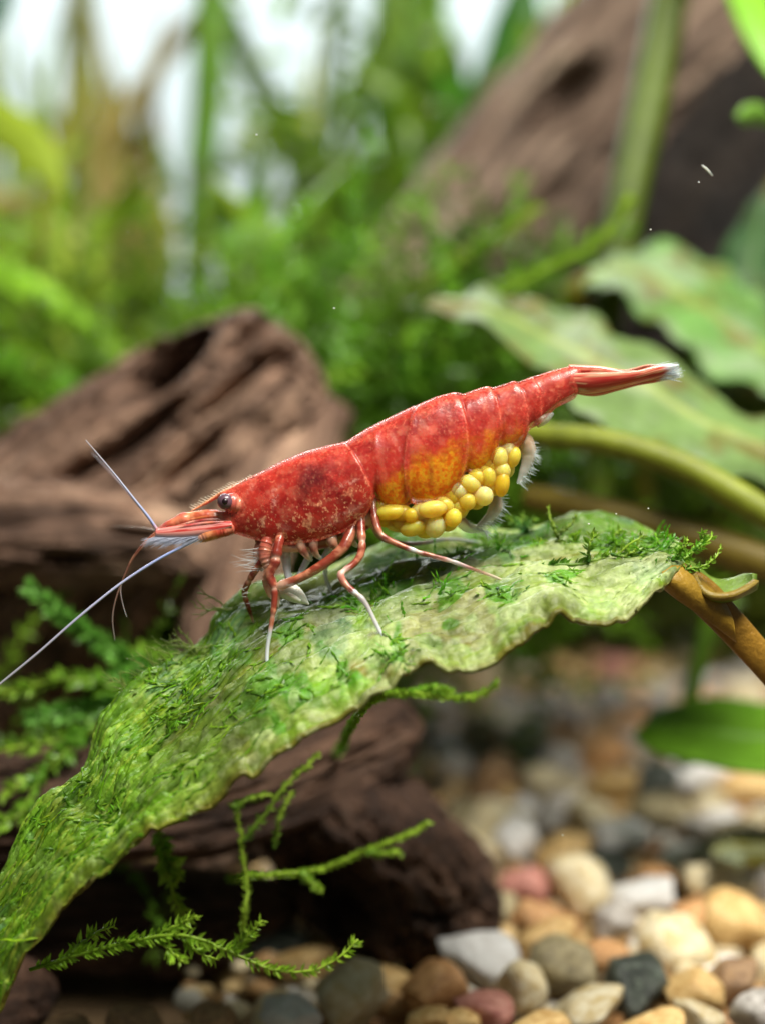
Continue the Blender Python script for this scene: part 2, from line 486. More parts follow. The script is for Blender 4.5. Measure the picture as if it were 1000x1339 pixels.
W1 = empty("driftwood", floor_at(250, 1000)[0], "brown driftwood log with a dark hollow and blunt broken end, behind the shrimp's head", "driftwood")
wood("trunk", W1, [(-260, 1000, 12.4, 190), (-150, 905, 12.3, 190), (20, 765, 12.1, 172), (190, 628, 11.9, 148), (292, 540, 11.8, 126), (345, 492, 11.7, 104), (372, 468, 11.7, 84), (388, 455, 11.7, 56), (396, 448, 11.7, 14)],
     360, 260, 0.16, 1, grain=0.09, freq=1.7, holes=[(226, 466, 58, 21, -0.8, 1.9), (310, 500, 70, 9, -0.7, 0.3), (335, 430, 46, 9, -0.7, 0.3), (180, 570, 80, 12, -0.65, 0.35), (250, 600, 60, 10, -0.7, 0.25), (110, 610, 50, 12, -0.6, 0.3), (370, 470, 30, 8, -0.7, 0.25)])
wood("root", W1, [(-220, 716, 11.1, 62), (-60, 706, 11.0, 72), (60, 700, 10.9, 74), (170, 706, 10.9, 62), (240, 722, 10.9, 46), (280, 742, 10.9, 18)],
     260, 160, 0.24, 4, grain=0.12, holes=[(85, 730, 30, 9, 0, 0.2), (190, 700, 50, 8, 0.1, 0.15)])
wood("root", W1, [(400, 540, 11.9, 60), (372, 620, 11.5, 62), (330, 700, 11.2, 60), (300, 790, 11.1, 58), (285, 900, 11.0, 58), (290, 1120, 11.0, 70)], 220, 150, 0.2, 6, grain=0.12)
W2 = empty("driftwood", floor_at(480, 1250)[0], "shade-darkened brown driftwood root on the gravel underneath the mossy leaf", "driftwood")
wood("root", W2, mat=M_WOOD_SHADED, pts= [(-160, 1090, 9.7, 70), (0, 1060, 9.6, 78), (130, 1050, 9.6, 80), (260, 1050, 9.7, 72), (380, 1015, 9.9, 66), (470, 975, 10.1, 56), (530, 950, 10.2, 36), (552, 945, 10.2, 10)],
     n=280, k=150, amp=0.28, seed=8, grain=0.15, holes=[(560, 920, 26, 20, 0.3, 0.3)])
wood("knob", W2, mat=M_WOOD_SHADED, pts= [(330, 1010, 10.2, 40), (400, 1050, 10.2, 92), (480, 1120, 10.2, 122), (560, 1185, 10.3, 110), (610, 1230, 10.3, 70), (630, 1250, 10.3, 20)],
     n=220, k=180, amp=0.3, seed=9, grain=0.4, freq=2.0, holes=[(430, 1170, 60, 45, 0.5, 0.5)])
wood("root", W2, mat=M_WOOD_SHADED, pts= [(-150, 1330, 9.3, 60), (-20, 1310, 9.3, 62), (40, 1300, 9.35, 45), (75, 1295, 9.4, 12)], n=120, k=100, amp=0.3, seed=12)
wood("root", W2, mat=M_WOOD_SHADED, pts=[(-160, 1215, 10.3, 66), (0, 1200, 10.2, 74), (120, 1195, 10.2, 76), (250, 1205, 10.3, 70), (350, 1190, 10.4, 46), (390, 1180, 10.5, 14)], n=200, k=130, amp=0.3, seed=19, grain=0.15)
W3 = empty("driftwood", floor_at(420, 960)[0], "thick pale brown driftwood trunk slanting up behind the broad leaves", "driftwood")
wood("trunk", W3, [(300, 760, 15, 90), (420, 600, 15.2, 104), (555, 425, 15.6, 118), (735, 205, 16.5, 128), (975, 5, 17.5, 158), (1220, -150, 18.2, 180), (1480, -280, 19, 190)],
     340, 240, 0.15, 15, grain=0.07, freq=1.9, mat=M_WOOD_GREY, holes=[(735, 120, 60, 28, -0.7, 0.7), (700, 270, 60, 14, -0.8, 0.3), (620, 300, 50, 10, -0.8, 0.25)])
wood("root", W3, [(560, 620, 16.4, 90), (700, 470, 16.8, 130), (880, 320, 17.3, 190), (1080, 180, 17.8, 220), (1400, 40, 18.4, 230)], 200, 140, 0.2, 17, mat=M_WOOD_DEEP_SHADE)  # added part; its black tone stands in for the trunk's shadow

# ------------------------------------------------------------------ gravel
import bmesh
def stone_mesh(seed, stretch):
    bm = bmesh.new(); bmesh.ops.create_icosphere(bm, subdivisions=3, radius=1.0)
    v = np.array([q.co[:] for q in bm.verts])
    rng = np.random.default_rng(seed)
    for _ in range(11):                                   # a few worn-flat facets
        d = rng.normal(size=3); d /= np.linalg.norm(d); lim = rng.uniform(0.55, 0.9)
        ex = np.maximum(v @ d - lim, 0); v = v - d * (ex * 0.92)[:, None]
    v = v * (1.08 + 0.5 * (fbm(v * 1.2 + seed, 2) - 0.5) + 0.16 * (fbm(v * 3.4 + seed, 3) - 0.5))[:, None]
    v = v * np.array(stretch)
    for q, c in zip(bm.verts, v): q.co = c
    me = bpy.data.meshes.new("pebble"); bm.to_mesh(me); bm.free()
    me.polygons.foreach_set("use_smooth", [True] * len(me.polygons))
    return me
SM = [stone_mesh(s, (1, 1, 1)) for s in range(8)]
SMM = {}
def pebble(loc, rad, rot, mat, label, group, var):
    key = (var % 8, mat)
    if key not in SMM:
        me = SM[var % 8].copy(); me.name = "pebble"; me.materials.append(STONE[mat]); SMM[key] = me
    o = bpy.data.objects.new("pebble", SMM[key])
    o.location = [float(q) for q in loc]; o.scale = [float(q) for q in rad]; o.rotation_euler = rot
    COL.objects.link(o)
    return tag(o, label, "pebble", group)

NICE = {'white': 'white', 'cream': 'cream', 'tan': 'yellowish tan', 'orange': 'orange brown', 'pink': 'reddish pink', 'olive': 'olive grey', 'grey': 'pale grey', 'dark': 'charcoal', 'brown': 'dull brown'}
listed = [
 (618,1252,52,40,'white',"large bluish white pebble beside the dark driftwood knob"), (756,1164,40,50,'cream',"tall upright cream pebble behind the olive pebble"),
 (844,1176,50,28,'white',"bright white flattened pebble above the cream round one"), (882,1234,48,38,'cream',"round pale cream pebble between black pebble and tan pebble"),
 (830,1288,50,42,'dark',"black pebble with greenish flecks among pale pebbles"), (733,1270,46,42,'olive',"round olive grey pebble next to the black flecked one"),
 (765,1318,48,22,'cream',"flat yellowish cream pebble in front of the black one"), (683,1160,34,28,'pink',"red pink pebble touching the driftwood's gravel side"),
 (650,1187,20,28,'olive',"small dark olive pebble below the red pink one"), (705,1203,38,20,'orange',"orange wedge pebble below the red pink one"),
 (720,1226,42,20,'tan',"long amber pebble lying over the olive grey one"), (788,1249,32,20,'orange',"peach orange pebble above the black flecked one"),
 (800,1206,30,28,'grey',"taupe grey pebble right of the tall cream one"), (954,1212,44,46,'tan',"big golden tan pebble beside the round pale cream one"),
 (955,1280,38,28,'brown',"dark brown pebble under the big golden tan one"), (903,1298,40,28,'tan',"golden pebble right of the black flecked one"),
 (908,1326,34,22,'cream',"small yellow pebble in front of the golden one"), (988,1322,38,28,'grey',"light grey pebble beside the small yellow one"),
 (945,1160,52,26,'cream',"long peach cream pebble behind the big golden tan one"), (862,1144,30,14,'orange',"thin orange pebble behind the bright white one"),
 (885,1146,15,13,'dark',"little black pebble beside the thin orange one"), (922,1126,32,20,'grey',"silver grey pebble behind the peach cream one"),
 (738,1114,36,26,'tan',"golden tan pebble behind the tall cream one"), (566,1294,40,34,'orange',"brown orange pebble at the driftwood's foot beside the bluish white one"),
 (627,1320,38,32,'pink',"dusty rose pebble in front of the large bluish white one"), (680,1290,30,36,'cream',"speckled greenish cream pebble beside the olive grey one"),
 (466,1300,48,42,'cream',"big cream white pebble at the tip of the moss frond"), (378,1326,36,24,'white',"half hidden white pebble under the moss frond"),
 (277,1334,36,22,'brown',"dim brown pebble in the shade under the moss frond"), (560,1334,30,16,'tan',"small yellow tan pebble before the brown orange one"),
 (800,916,28,26,'grey',None), (740,936,22,20,'grey',None), (688,956,30,26,'grey',None), (690,994,40,20,'dark',None), (734,1000,26,30,'grey',None), (816,950,24,20,'orange',None),
 (784,988,40,26,'orange',None), (804,1036,38,26,'tan',None), (856,1024,32,32,'dark',"round black pebble below the rounded bright green leaf"), (908,1014,44,26,'white',"white pebble tucked under the rounded bright green leaf"),
 (974,1028,42,28,'tan',"tan pebble tucked under the rounded bright green leaf"), (768,1068,30,26,'cream',None), (814,1096,38,28,'white',None), (860,1064,40,26,'olive',None),
 (644,1020,36,34,'brown',None), (708,1028,28,26,'cream',None), (640,1072,30,28,'cream',None), (672,1104,24,34,'white',None), (912,1084,28,24,'grey',None), (956,1098,40,24,'olive',None),
 (628,956,24,22,'olive',None), (990,1120,22,26,'olive',None), (990,1080,26,22,'cream',None), (600,1010,20,26,'grey',None), (715,1075,24,22,'grey',None), (600,1334,26,12,'tan',None), (850,1340,40,16,'tan',None), (700,1345,40,18,'tan',None),
 (180,1345,40,26,'brown',None), (90,1350,40,22,'brown',None),
]
placed = []
names = []
pr = np.random.default_rng(5)
def near_label(mat, x, y, r):
    """tell an unlisted pebble by the named one it lies against"""
    size = "small " if r < 0.19 else ("large " if r > 0.25 else "")
    best = sorted((((x - a) ** 2 + (y - b) ** 2) ** 0.5, nm) for a, b, nm in names)
    if best and best[0][0] < 0.62: return f"{size}{NICE[mat]} pebble lying against the {best[0][1]}"
    if best and best[0][0] < 1.3: return f"{size}{NICE[mat]} pebble a little way behind the {best[0][1]}"
    return f"{size}{NICE[mat]} pebble far back in the dim gravel"
for i, (px, py, rx, ry, mat, lab) in enumerate(listed):
    zc = 0.30
    w, d = floor_at(px, py, zc)
    a, b = rx * d / FPX * 1.08, ry * d / FPX * 1.1
    loc = np.array([w[0], w[1], zc])
    if lab:
        short = lab.split(" pebble")[0] + " pebble"
        names.append((loc[0], loc[1], short))
    placed.append((loc, a, b, mat, lab, i))
for (loc, a, b, mat, lab, i) in placed:
    pebble(loc, (a, (a + b) * 0.5, b), (pr.uniform(-.35, .35), pr.uniform(-.35, .35), pr.uniform(-.5, .5)), mat, lab or near_label(mat, loc[0], loc[1], (a + b) / 2), ("named pebbles in front" if lab else f"{NICE[mat]} pebbles in the gravel"), i)
cnt = 0
kinds = ['tan', 'cream', 'grey', 'orange', 'tan', 'olive', 'white', 'dark', 'pink', 'tan', 'grey', 'cream', 'orange', 'cream', 'brown']
yv = 1.0
under = []
while yv < 13:
    xv = -3.2 + pr.uniform(0, 0.3)
    while xv < 5.2 + 0.12 * yv:
        x, y = xv + pr.uniform(-.1, .1), yv + pr.uniform(-.1, .1)
        xv += pr.uniform(0.30, 0.44)
        q = np.array([x, y, 0.2]); X, Y, D = proj(q)
        if X < 330 or X > 1060 or Y > 1420 or (X < 560 and Y < 1230): continue
        r = pr.uniform(0.13, 0.24)
        under.append((x + pr.uniform(-.2, .2), y + pr.uniform(-.2, .2)))
        if any((x - l[0]) ** 2 + (y - l[1]) ** 2 < (max(a, b) * 0.8 + 0.08) ** 2 for l, a, b, *_ in placed): continue
        if cnt > 225: continue
        mat = kinds[int(pr.integers(len(kinds)))]
        pebble((x, y, 0.10 + pr.uniform(0, 0.08)), (r * pr.uniform(1, 1.4), r, r * pr.uniform(.65, .95)), (pr.uniform(-.4, .4), pr.uniform(-.4, .4), pr.uniform(0, 6.28)), mat,
               near_label(mat, x, y, r), f"{NICE[mat]} pebbles in the gravel", int(pr.integers(8)))
        cnt += 1
    yv += pr.uniform(0.33, 0.43)
print("pebbles", cnt + len(placed))
# the rest of the bed, too far and too shaded to tell one stone from the next
mb = MB()
bmt = bmesh.new(); bmesh.ops.create_icosphere(bmt, subdivisions=1, radius=1.05); iv = np.array([q.co[:] for q in bmt.verts]); fi = [[q.index for q in f.verts] for f in bmt.faces]; bmt.free()
fi = np.array(fi)
grit = [(pr.uniform(-1.2, 3.6), pr.uniform(1.0, 7.0)) for _ in range(1500)]
spots = under + [(pr.uniform(-9, 9), pr.uniform(2, 24)) for _ in range(900)]
for (x, y) in spots:
    r = pr.uniform(.16, .3)
    v = iv * (1 + 0.5 * (fbm(iv * 1.1 + x * 3, 2) - 0.5))[:, None] * np.array([r * 1.2, r, r * .7]) + np.array([x, y, 0.0])
    mb.add(v, fi, np.array(linv([(190, 160, 110), (150, 110, 70), (200, 196, 188), (110, 96, 70)][int(pr.integers(4))])))
for (x, y) in grit:
    r = pr.uniform(.04, .10)
    v = iv * (1 + 0.7 * (fbm(iv * 1.1 + x * 3, 2) - 0.5))[:, None] * np.array([r * 1.2, r, r * .8]) + np.array([x, y, pr.uniform(0.06, 0.22)])
    mb.add(v, fi, np.array(linv([(206, 176, 124), (176, 138, 92), (214, 208, 196), (140, 124, 98), (222, 206, 170)][int(pr.integers(5))])))
M_FAR = vcol_mat("gravel_far", rough=0.5, bscale=8, bstr=0.3, bdist=0.05, var=0.2, vscale=4)
tag(mb.build("gravel", M_FAR), "mixed tan and grey gravel at the back of the tank", "gravel", None, "stuff")

# ------------------------------------------------------------------ plants behind
GREEN = [(92, 138, 34), (70, 122, 36), (118, 160, 44), (52, 98, 34)]
def strap(parent, name, pts, col, mat=None, m=9, fold=0.25, tip=True, var=0.25, turn=0.3, th=0.02, seed=0):
    """a long leaf along pts (px, py, d, full width in px) with a lengthwise fold"""
    n = 60
    p, ex = curve_px(pts, n)
    dd = (p - CAMP) @ FW
    w = np.maximum(ex[:, 0], 1.0) * dd / FPX * 0.5
    if tip: w = w * np.sqrt(np.clip((1.0 - np.linspace(0, 1, n)) * 6, 0.01, 1))
    t = np.gradient(p, axis=0); t /= np.linalg.norm(t, axis=1)[:, None]
    side = np.cross(t, FW); side /= np.linalg.norm(side, axis=1)[:, None]
    nrm = np.cross(side, t)
    side = side * math.cos(turn) + nrm * math.sin(turn); nrm = np.cross(side, t)
    u = np.linspace(-1, 1, m)
    g = p[:, None] + side[:, None] * (u[None, :] * w[:, None])[..., None] + nrm[:, None] * (np.abs(u)[None, :] * w[:, None] * fold)[..., None]
    c = linv(col)
    nz = fbm(np.stack([np.linspace(0, 6, n)[:, None] + seed + 0 * u, u[None, :] * 1.5 + 0 * g[..., 0], 0 * g[..., 0] + seed], -1), 3)
    cc = c[None, None] * (1 + var * 2 * (nz - 0.5))[..., None]
    b = MB(); sheet(b, g, th, cc.reshape(-1, 3)); return b.build(name, mat or M_LEAF2, parent)

def stem_tube(parent, name, pts, col, mat=None, k=12, seed=0):
    p, ex = curve_px(pts, 60)
    dd = (p - CAMP) @ FW
    nz = fbm(np.stack([np.linspace(0, 8, 60), np.full(60, seed), np.zeros(60)], -1), 3)
    b = MB(); tube(b, p, ex[:, 0] * 0.5 * dd / FPX, k, linv(col)[None] * (0.75 + 0.5 * nz)[:, None]); return b.build(name, mat or M_LEAF2, parent)

BG = "plant stems and leaves growing up along the back panel"
def bg_plant(label, base_px, base_d, stems, leaves, name="tank_plant"):
    z = floor_at(base_px, 900)[0]
    root = P(base_px, 402 + CAM_H * FPX / base_d, base_d); root[2] = 0
    e = empty(name, root, label, "plant", None)
    for k, (pts, col) in enumerate(stems): stem_tube(e, "stem", pts, col, seed=base_px + k)
    for k, (pts, col, turn) in enumerate(leaves): strap(e, "leaf", pts, col, turn=turn, seed=base_px * .01 + k)
    return e
OL = (112, 116, 34); YB = (150, 132, 62); GR = (86, 140, 36); DG = (46, 92, 28); LG = (140, 178, 52)
bg_plant("olive stemmed plant with a slanting yellow brown branch against the pale panel", 108, 19,
  [([(105, 840, 19, 30), (100, 480, 19.4, 38), (110, 300, 19.8, 42), (104, 120, 20.2, 40), (108, -60, 20.5, 36)], OL),
   ([(108, 330, 19.8, 26), (140, 190, 20, 28), (190, 110, 20.2, 26), (240, 45, 20.4, 26), (310, -40, 20.8, 26)], YB)],
  [([(110, 420, 19.5, 10), (70, 360, 19, 34), (10, 330, 18.5, 34), (-40, 330, 18, 10)], (120, 120, 40), 0.2),
   ([(105, 270, 19.6, 10), (60, 290, 19, 40), (0, 270, 18, 40), (-60, 280, 17.6, 12)], (176, 162, 90), 0.4),
   ([(150, 220, 19.6, 10), (180, 240, 19.2, 36), (210, 300, 18.8, 40), (215, 380, 18.4, 12)], (150, 150, 60), 0.2)])
bg_plant("broad green strap leaves rising beside a dark slanting blade against the pale panel", 300, 18.5,
  [([(300, 860, 18.5, 40), (262, 420, 18.8, 36), (262, 250, 19, 40), (272, 120, 19.3, 46), (278, -50, 19.6, 46)], (92, 140, 30))],
  [([(420, 700, 19, 30), (415, 330, 19.6, 44), (390, 215, 19.8, 40), (340, 110, 20, 34), (285, 0, 20.2, 34), (260, -60, 20.3, 20)], (70, 96, 32), 0.1),
   ([(300, 700, 18.4, 30), (320, 420, 18.2, 36), (300, 300, 18.2, 34), (270, 230, 18.2, 26), (240, 200, 18.2, 8)], (100, 140, 36), 0.2),
   ([(262, 520, 18.3, 20), (225, 420, 18, 40), (160, 380, 17.6, 34), (100, 400, 17, 8)], (128, 164, 44), 0.3)])
bg_plant("thin dark upright stem between pale gaps in the background", 428, 20,
  [([(440, 820, 20, 24), (420, 400, 20.2, 26), (425, 200, 20.4, 24), (438, 60, 20.6, 24), (452, -60, 20.8, 24)], (88, 116, 40))],
  [([(425, 300, 20, 10), (470, 230, 19.6, 40), (520, 210, 19.2, 46), (580, 230, 18.8, 10)], (110, 160, 44), 0.5),
   ([(432, 160, 20, 10), (475, 110, 19.8, 50), (510, 40, 19.8, 50), (530, -40, 19.8, 12)], (140, 186, 56), 0.2),
   ([(428, 190, 20.4, 10), (380, 170, 20.2, 30), (330, 180, 20, 30), (300, 200, 19.8, 8)], (150, 170, 70), 0.6)])
bg_plant("dense bright green leafy plant in front of the slanting trunk's upper side", 600, 20.5,
  [([(590, 800, 20, 26), (570, 420, 20.2, 26), (560, 180, 20.5, 26), (575, -60, 21, 24)], GR)],
  [([(570, 380, 20, 10), (540, 240, 19.8, 70), (520, 100, 19.8, 78), (500, -60, 20, 40)], (84, 140, 36), 0.3),
   ([(575, 400, 20, 10), (610, 240, 20, 80), (660, 110, 20.2, 90), (690, -60, 20.4, 50)], (52, 110, 26), 0.2),
   ([(575, 300, 20.5, 10), (590, 180, 20.6, 70), (560, 60, 20.8, 70), (540, -60, 21, 40)], (76, 150, 34), 0.5),
   ([(600, 380, 19.6, 10), (640, 300, 19.4, 60), (650, 180, 19.4, 60), (620, 90, 19.4, 14)], (58, 118, 28), 0.2),
   ([(620, 300, 20.4, 10), (690, 190, 20.6, 60), (730, 60, 20.8, 70), (770, -60, 21, 40)], (128, 168, 40), 0.3),
   ([(580, 330, 19.4, 10), (520, 320, 19, 50), (470, 280, 18.8, 50), (430, 260, 18.6, 10)], (98, 156, 44), 0.4)])
bg_plant("yellow green blades arching in from behind the log's upper left", -60, 15,
  [([(-80, 700, 15, 30), (-60, 300, 15, 30), (-50, 100, 15.2, 26)], OL)],
  [([(-70, 110, 15, 40), (-10, 150, 14.8, 56), (40, 190, 14.6, 58), (90, 260, 14.4, 14)], (150, 172, 50), 0.2),
   ([(-80, 330, 14, 30), (-10, 352, 13.8, 40), (60, 388, 13.6, 40), (150, 440, 13.4, 12)], (140, 190, 50), 0.4),
   ([(-60, 470, 14, 30), (20, 470, 13.8, 40), (80, 500, 13.6, 36), (130, 540, 13.4, 10)], (96, 150, 36), 0.4),
   ([(-50, 60, 16, 20), (-10, 20, 16.2, 34), (20, -60, 16.4, 20)], (40, 90, 60), 0.3)])
rb = np.random.default_rng(77)
def thin_plant(label, px0, d0, nlv, lean, cols, top_py=(-60, 120), w=(12, 34)):
    root = P(px0, 402 + CAM_H * FPX / d0, d0); root[2] = 0
    e = empty("grass_plant", root, label, "plant")
    for k in range(nlv):
        x0 = px0 + rb.uniform(-18, 18); x1 = px0 + lean * 90 + rb.uniform(-130, 130); y1 = rb.uniform(*top_py); d = d0 + rb.uniform(-.6, .6); ww = rb.uniform(*w)
        bx = rb.uniform(-40, 40)
        strap(e, "blade", [(x0, 402 + CAM_H * FPX / d, d, ww * .7), (x0 + bx * .4, 560, d, ww), (x0 + (x1 - x0) * .35 + bx, 330, d, ww), (x0 + (x1 - x0) * .7 + bx * .7, (330 + y1) * .5, d, ww * .8), (x1, y1, d - .3, ww * .3)], cols[k % len(cols)], turn=rb.uniform(-.9, .9), seed=k + px0)
YL = [(150, 176, 56), (126, 156, 40), (170, 170, 70), (98, 140, 34), (186, 190, 90)]
thin_plant("thin yellow green grass blades at the far left of the pale panel", 20, 20, 8, -0.2, YL)
thin_plant("thin olive and straw coloured blades left of the slanting yellow branch", 170, 21, 8, -0.3, [(150, 132, 62), (134, 150, 50), (170, 150, 80)])
thin_plant("thin bright grass blades between strap leaves and the dark upright stem", 350, 20.5, 7, 0.2, YL, (0, 200))
thin_plant("thin fresh green grass blades right of the dark upright stem", 490, 21, 9, 0.1, [(120, 172, 48), (96, 150, 38), (150, 186, 60)])
thin_plant("short wide yellow green blades just behind the log with the hollow", 90, 15.5, 8, 0.1, YL, (200, 380), (24, 44))
thin_plant("short wide green blades rising behind the log's broken end", 330, 15.5, 7, 0.2, [(118, 164, 44), (90, 140, 36), (150, 176, 56)], (180, 360), (22, 40))
# the olive stem that crosses the slanting trunk
e = empty("tank_plant", P(800, 700, 13), "single upright olive stem crossing in front of the slanting driftwood trunk", "plant")
stem_tube(e, "stem", [(770, 760, 12.6, 36), (795, 400, 12.8, 44), (820, 255, 13, 50), (850, 120, 13.2, 52), (885, -60, 13.4, 50)], (86, 104, 26))
strap(e, "leaf", [(1010, 160, 11.6, 10), (990, 150, 11.5, 26), (975, 150, 11.4, 24), (962, 152, 11.3, 6)], (130, 180, 70), turn=0.6)
strap(e, "leaf", [(890, -80, 13, 20), (960, -40, 12.6, 50), (1000, 40, 12.2, 60), (1040, 130, 12, 20)], (130, 190, 50), turn=0.3)

def bush(name, label, n, region, k=22, L=(0.16, 0.3), W=0.07, col=(84, 134, 30), step=0.12, zr=(0.6, 2.2), seed=1, per=2, lift=0.5, dark=0.5, spread=0.9):
    """mossy growth: many wandering shoots with small leaves. region: px range, depth range"""
    rng = np.random.default_rng(seed)
    px = rng.uniform(region[0], region[1], n); d = rng.uniform(region[2], region[3], n)
    p = P(px, np.full(n, 600.0), d); p[:, 2] = rng.uniform(zr[0], zr[1], n)
    dr = rand_dirs(n, rng) * spread + np.array([0, -0.15, lift]); dr /= np.linalg.norm(dr, axis=1)[:, None]
    mb = MB()
    Lc = linv(col); shade = rng.uniform(0.3, 1.0, n) ** 1.3 * 1.4; hue = rng.uniform(0, 1, n)
    for s in range(k):
        dr = dr + rng.normal(size=(n, 3)) * 0.22; dr /= np.linalg.norm(dr, axis=1)[:, None]
        p2 = p + dr * step
        lat = np.cross(dr, rand_dirs(n, rng)); lat /= np.linalg.norm(lat, axis=1)[:, None]
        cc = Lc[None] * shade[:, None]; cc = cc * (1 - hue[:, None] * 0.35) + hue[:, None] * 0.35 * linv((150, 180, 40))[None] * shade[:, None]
        keep = ((p - CAMP) @ FW) > region[2] - 0.7
        for sg in (range(per)):
            lt = lat * (1 if sg % 2 == 0 else -1) + rand_dirs(n, rng) * 0.4
            dd2 = dr * 0.75 + lt; dd2 /= np.linalg.norm(dd2, axis=1)[:, None]
            sd = np.cross(dd2, rand_dirs(n, rng)); sd /= np.linalg.norm(sd, axis=1)[:, None]
            taper = 1 - 0.5 * s / k
            leaflets(mb, p[keep], dd2[keep], sd[keep], (rng.uniform(L[0], L[1], n) * taper)[keep], W * taper, cc[keep])
        # the shoot itself, as thin leaf-like slivers end to end
        sd = np.cross(dr, rand_dirs(n, rng)); sd /= np.linalg.norm(sd, axis=1)[:, None]
        leaflets(mb, p[keep], dr[keep], sd[keep], np.full(n, step * 1.25)[keep], 0.035, cc[keep] * 0.9, bend=0.0)
        p = p2
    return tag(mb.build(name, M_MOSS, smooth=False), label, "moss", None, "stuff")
bush("moss", "bright green moss thicket behind the driftwood log with the hollow", 420, (-120, 420, 13.2, 17), zr=(0.8, 2.9), seed=3, col=(118, 160, 44), L=(0.22, 0.44), W=0.13)
bush("moss", "green moss thicket between the hollow log and the slanting trunk", 270, (390, 640, 12.4, 15), zr=(1.9, 3.1), seed=4, col=(100, 152, 42), L=(0.2, 0.4), W=0.12)
bush("moss", "olive brown moss added to darken the space under the slanting trunk", 260, (640, 1080, 17.5, 21), k=16, zr=(0.1, 1.6), seed=5, col=(74, 76, 26), L=(0.16, 0.3), W=0.08)  # filler growth with the shade put into its dark colour
bush("moss", "near-black moss added to darken the gap behind the two broad leaves", 200, (820, 1140, 18, 20), k=16, zr=(0.6, 3.2), seed=15, col=(40, 52, 24), L=(0.25, 0.45), W=0.16)  # covers the bright gap; darkness is in the moss colour
bush("moss", "dim moss tangle in the dark gap below the hollow log", 26, (-60, 310, 9.7, 10.6), k=14, zr=(1.0, 1.5), seed=6, col=(84, 128, 36), L=(0.1, 0.2), W=0.06, step=0.09, lift=0.15)

bush("water_weed", "loose yellow green leafy growth rising behind the log in front of the pale panel", 16, (-140, 470, 15, 19), k=6, zr=(2.6, 4.4), seed=12, col=(132, 160, 48), L=(0.5, 1.0), W=0.24, step=0.34, per=1, lift=0.7)
bush("water_weed", "dense green leafy growth filling the space left of the slanting trunk", 42, (440, 660, 17, 20), k=7, zr=(2.6, 6.5), seed=13, col=(106, 142, 42), L=(0.6, 1.2), W=0.3, step=0.36, per=1, lift=0.7)

# ------------------------------------------------------------------ broad leaves on the right
def sheet_px(N_, M_, F_, n, m):
    """grid through three matching edges given as rows (px, py, d): lower edge, midrib, upper edge"""
    A, B, C = (catmull(np.array(q, float) * [1, 1, 50], n) / [1, 1, 50] for q in (N_, M_, F_))
    t = np.linspace(0, 1, m)
    a = (1 - t) * (1 - 2 * t); b = 4 * t * (1 - t); c = t * (2 * t - 1)
    q = A[:, None] * a[None, :, None] + B[:, None] * b[None, :, None] + C[:, None] * c[None, :, None]
    lo = np.where(t[None, :, None] < 0.5, A[:, None] + (B - A)[:, None] * (2 * t)[None, :, None], B[:, None] + (C - B)[:, None] * (2 * t - 1)[None, :, None])
    q = 0.45 * q + 0.55 * lo
    return P(q[..., 0], q[..., 1], q[..., 2]), q
def broad_leaf(label, low, mid, up, petiole, col, vein, name="broad_leaf", seed=0, wrinkle=0.05, pet_col=(120, 130, 40), plain=False):
    g, q = sheet_px(low, mid, up, 170, 70)
    t = np.linspace(0, 1, 70)[None, :]; s = np.linspace(0, 1, 170)[:, None]
    rug = fbm(g * 1.9 + seed, 4) - 0.5
    side = np.abs(t - 0.5) * 2
    veins = (0.5 + 0.5 * np.cos((s * 13 - side * 1.5 + 0.9 * fbm(g * 0.9 + 2, 2)) * 2 * math.pi)) * sstep(0.35, 0.6, fbm(g * 1.5 + 12, 3))
    if not plain:
        rip = np.sin(s * 2 * math.pi * 5.5 + 6 * fbm(np.stack([s * 4 + 0 * t, 0 * s + 0 * t + (t > 0.5) * 9, 0 * s * t + seed], -1), 2)) 
        g = g + (UP * 0.75 - FW * 0.6) * (rip * side ** 2.0 * 0.042 * sstep(0, 0.12, s))[..., None]
    g = g + UP * ((rug * wrinkle * 2.4 + veins ** 6 * -0.015 + np.exp(-(side / 0.07) ** 2) * 0.03))[..., None]
    c0 = linv(col)
    nz = fbm(g * 2.2 + seed * 2, 4)
    cc = c0[None, None] * (0.35 + 0.85 * nz)[..., None]
    cc = mixc(cc, linv((160, 172, 146))[None, None] * np.ones_like(cc), 0.55 * sstep(0.46, 0.62, fbm(g * 2.3 + 7 + seed, 4)))
    cc = mixc(cc, linv(vein)[None, None] * np.ones_like(cc), 0.75 * np.exp(-(side / 0.08) ** 2) * np.ones_like(nz))
    cc = mixc(cc, linv(vein)[None, None] * np.ones_like(cc), 0.14 * veins ** 4)
    cc = mixc(cc, linv((110, 84, 34))[None, None] * np.ones_like(cc), 0.6 * sstep(0.54, 0.66, fbm(g * 3.1 + 3, 4)))
    if plain: cc = c0[None, None] * (0.7 + 0.5 * nz)[..., None] * (1 + 0.15 * veins)[..., None]
    e = empty(name, g[-1, 35], label, "leaf")
    b = MB(); sheet(b, g, 0.03, cc.reshape(-1, 3)); b.build("blade", M_LEAF2, e)
    if petiole: stem_tube(e, "petiole", petiole, pet_col)
    return e
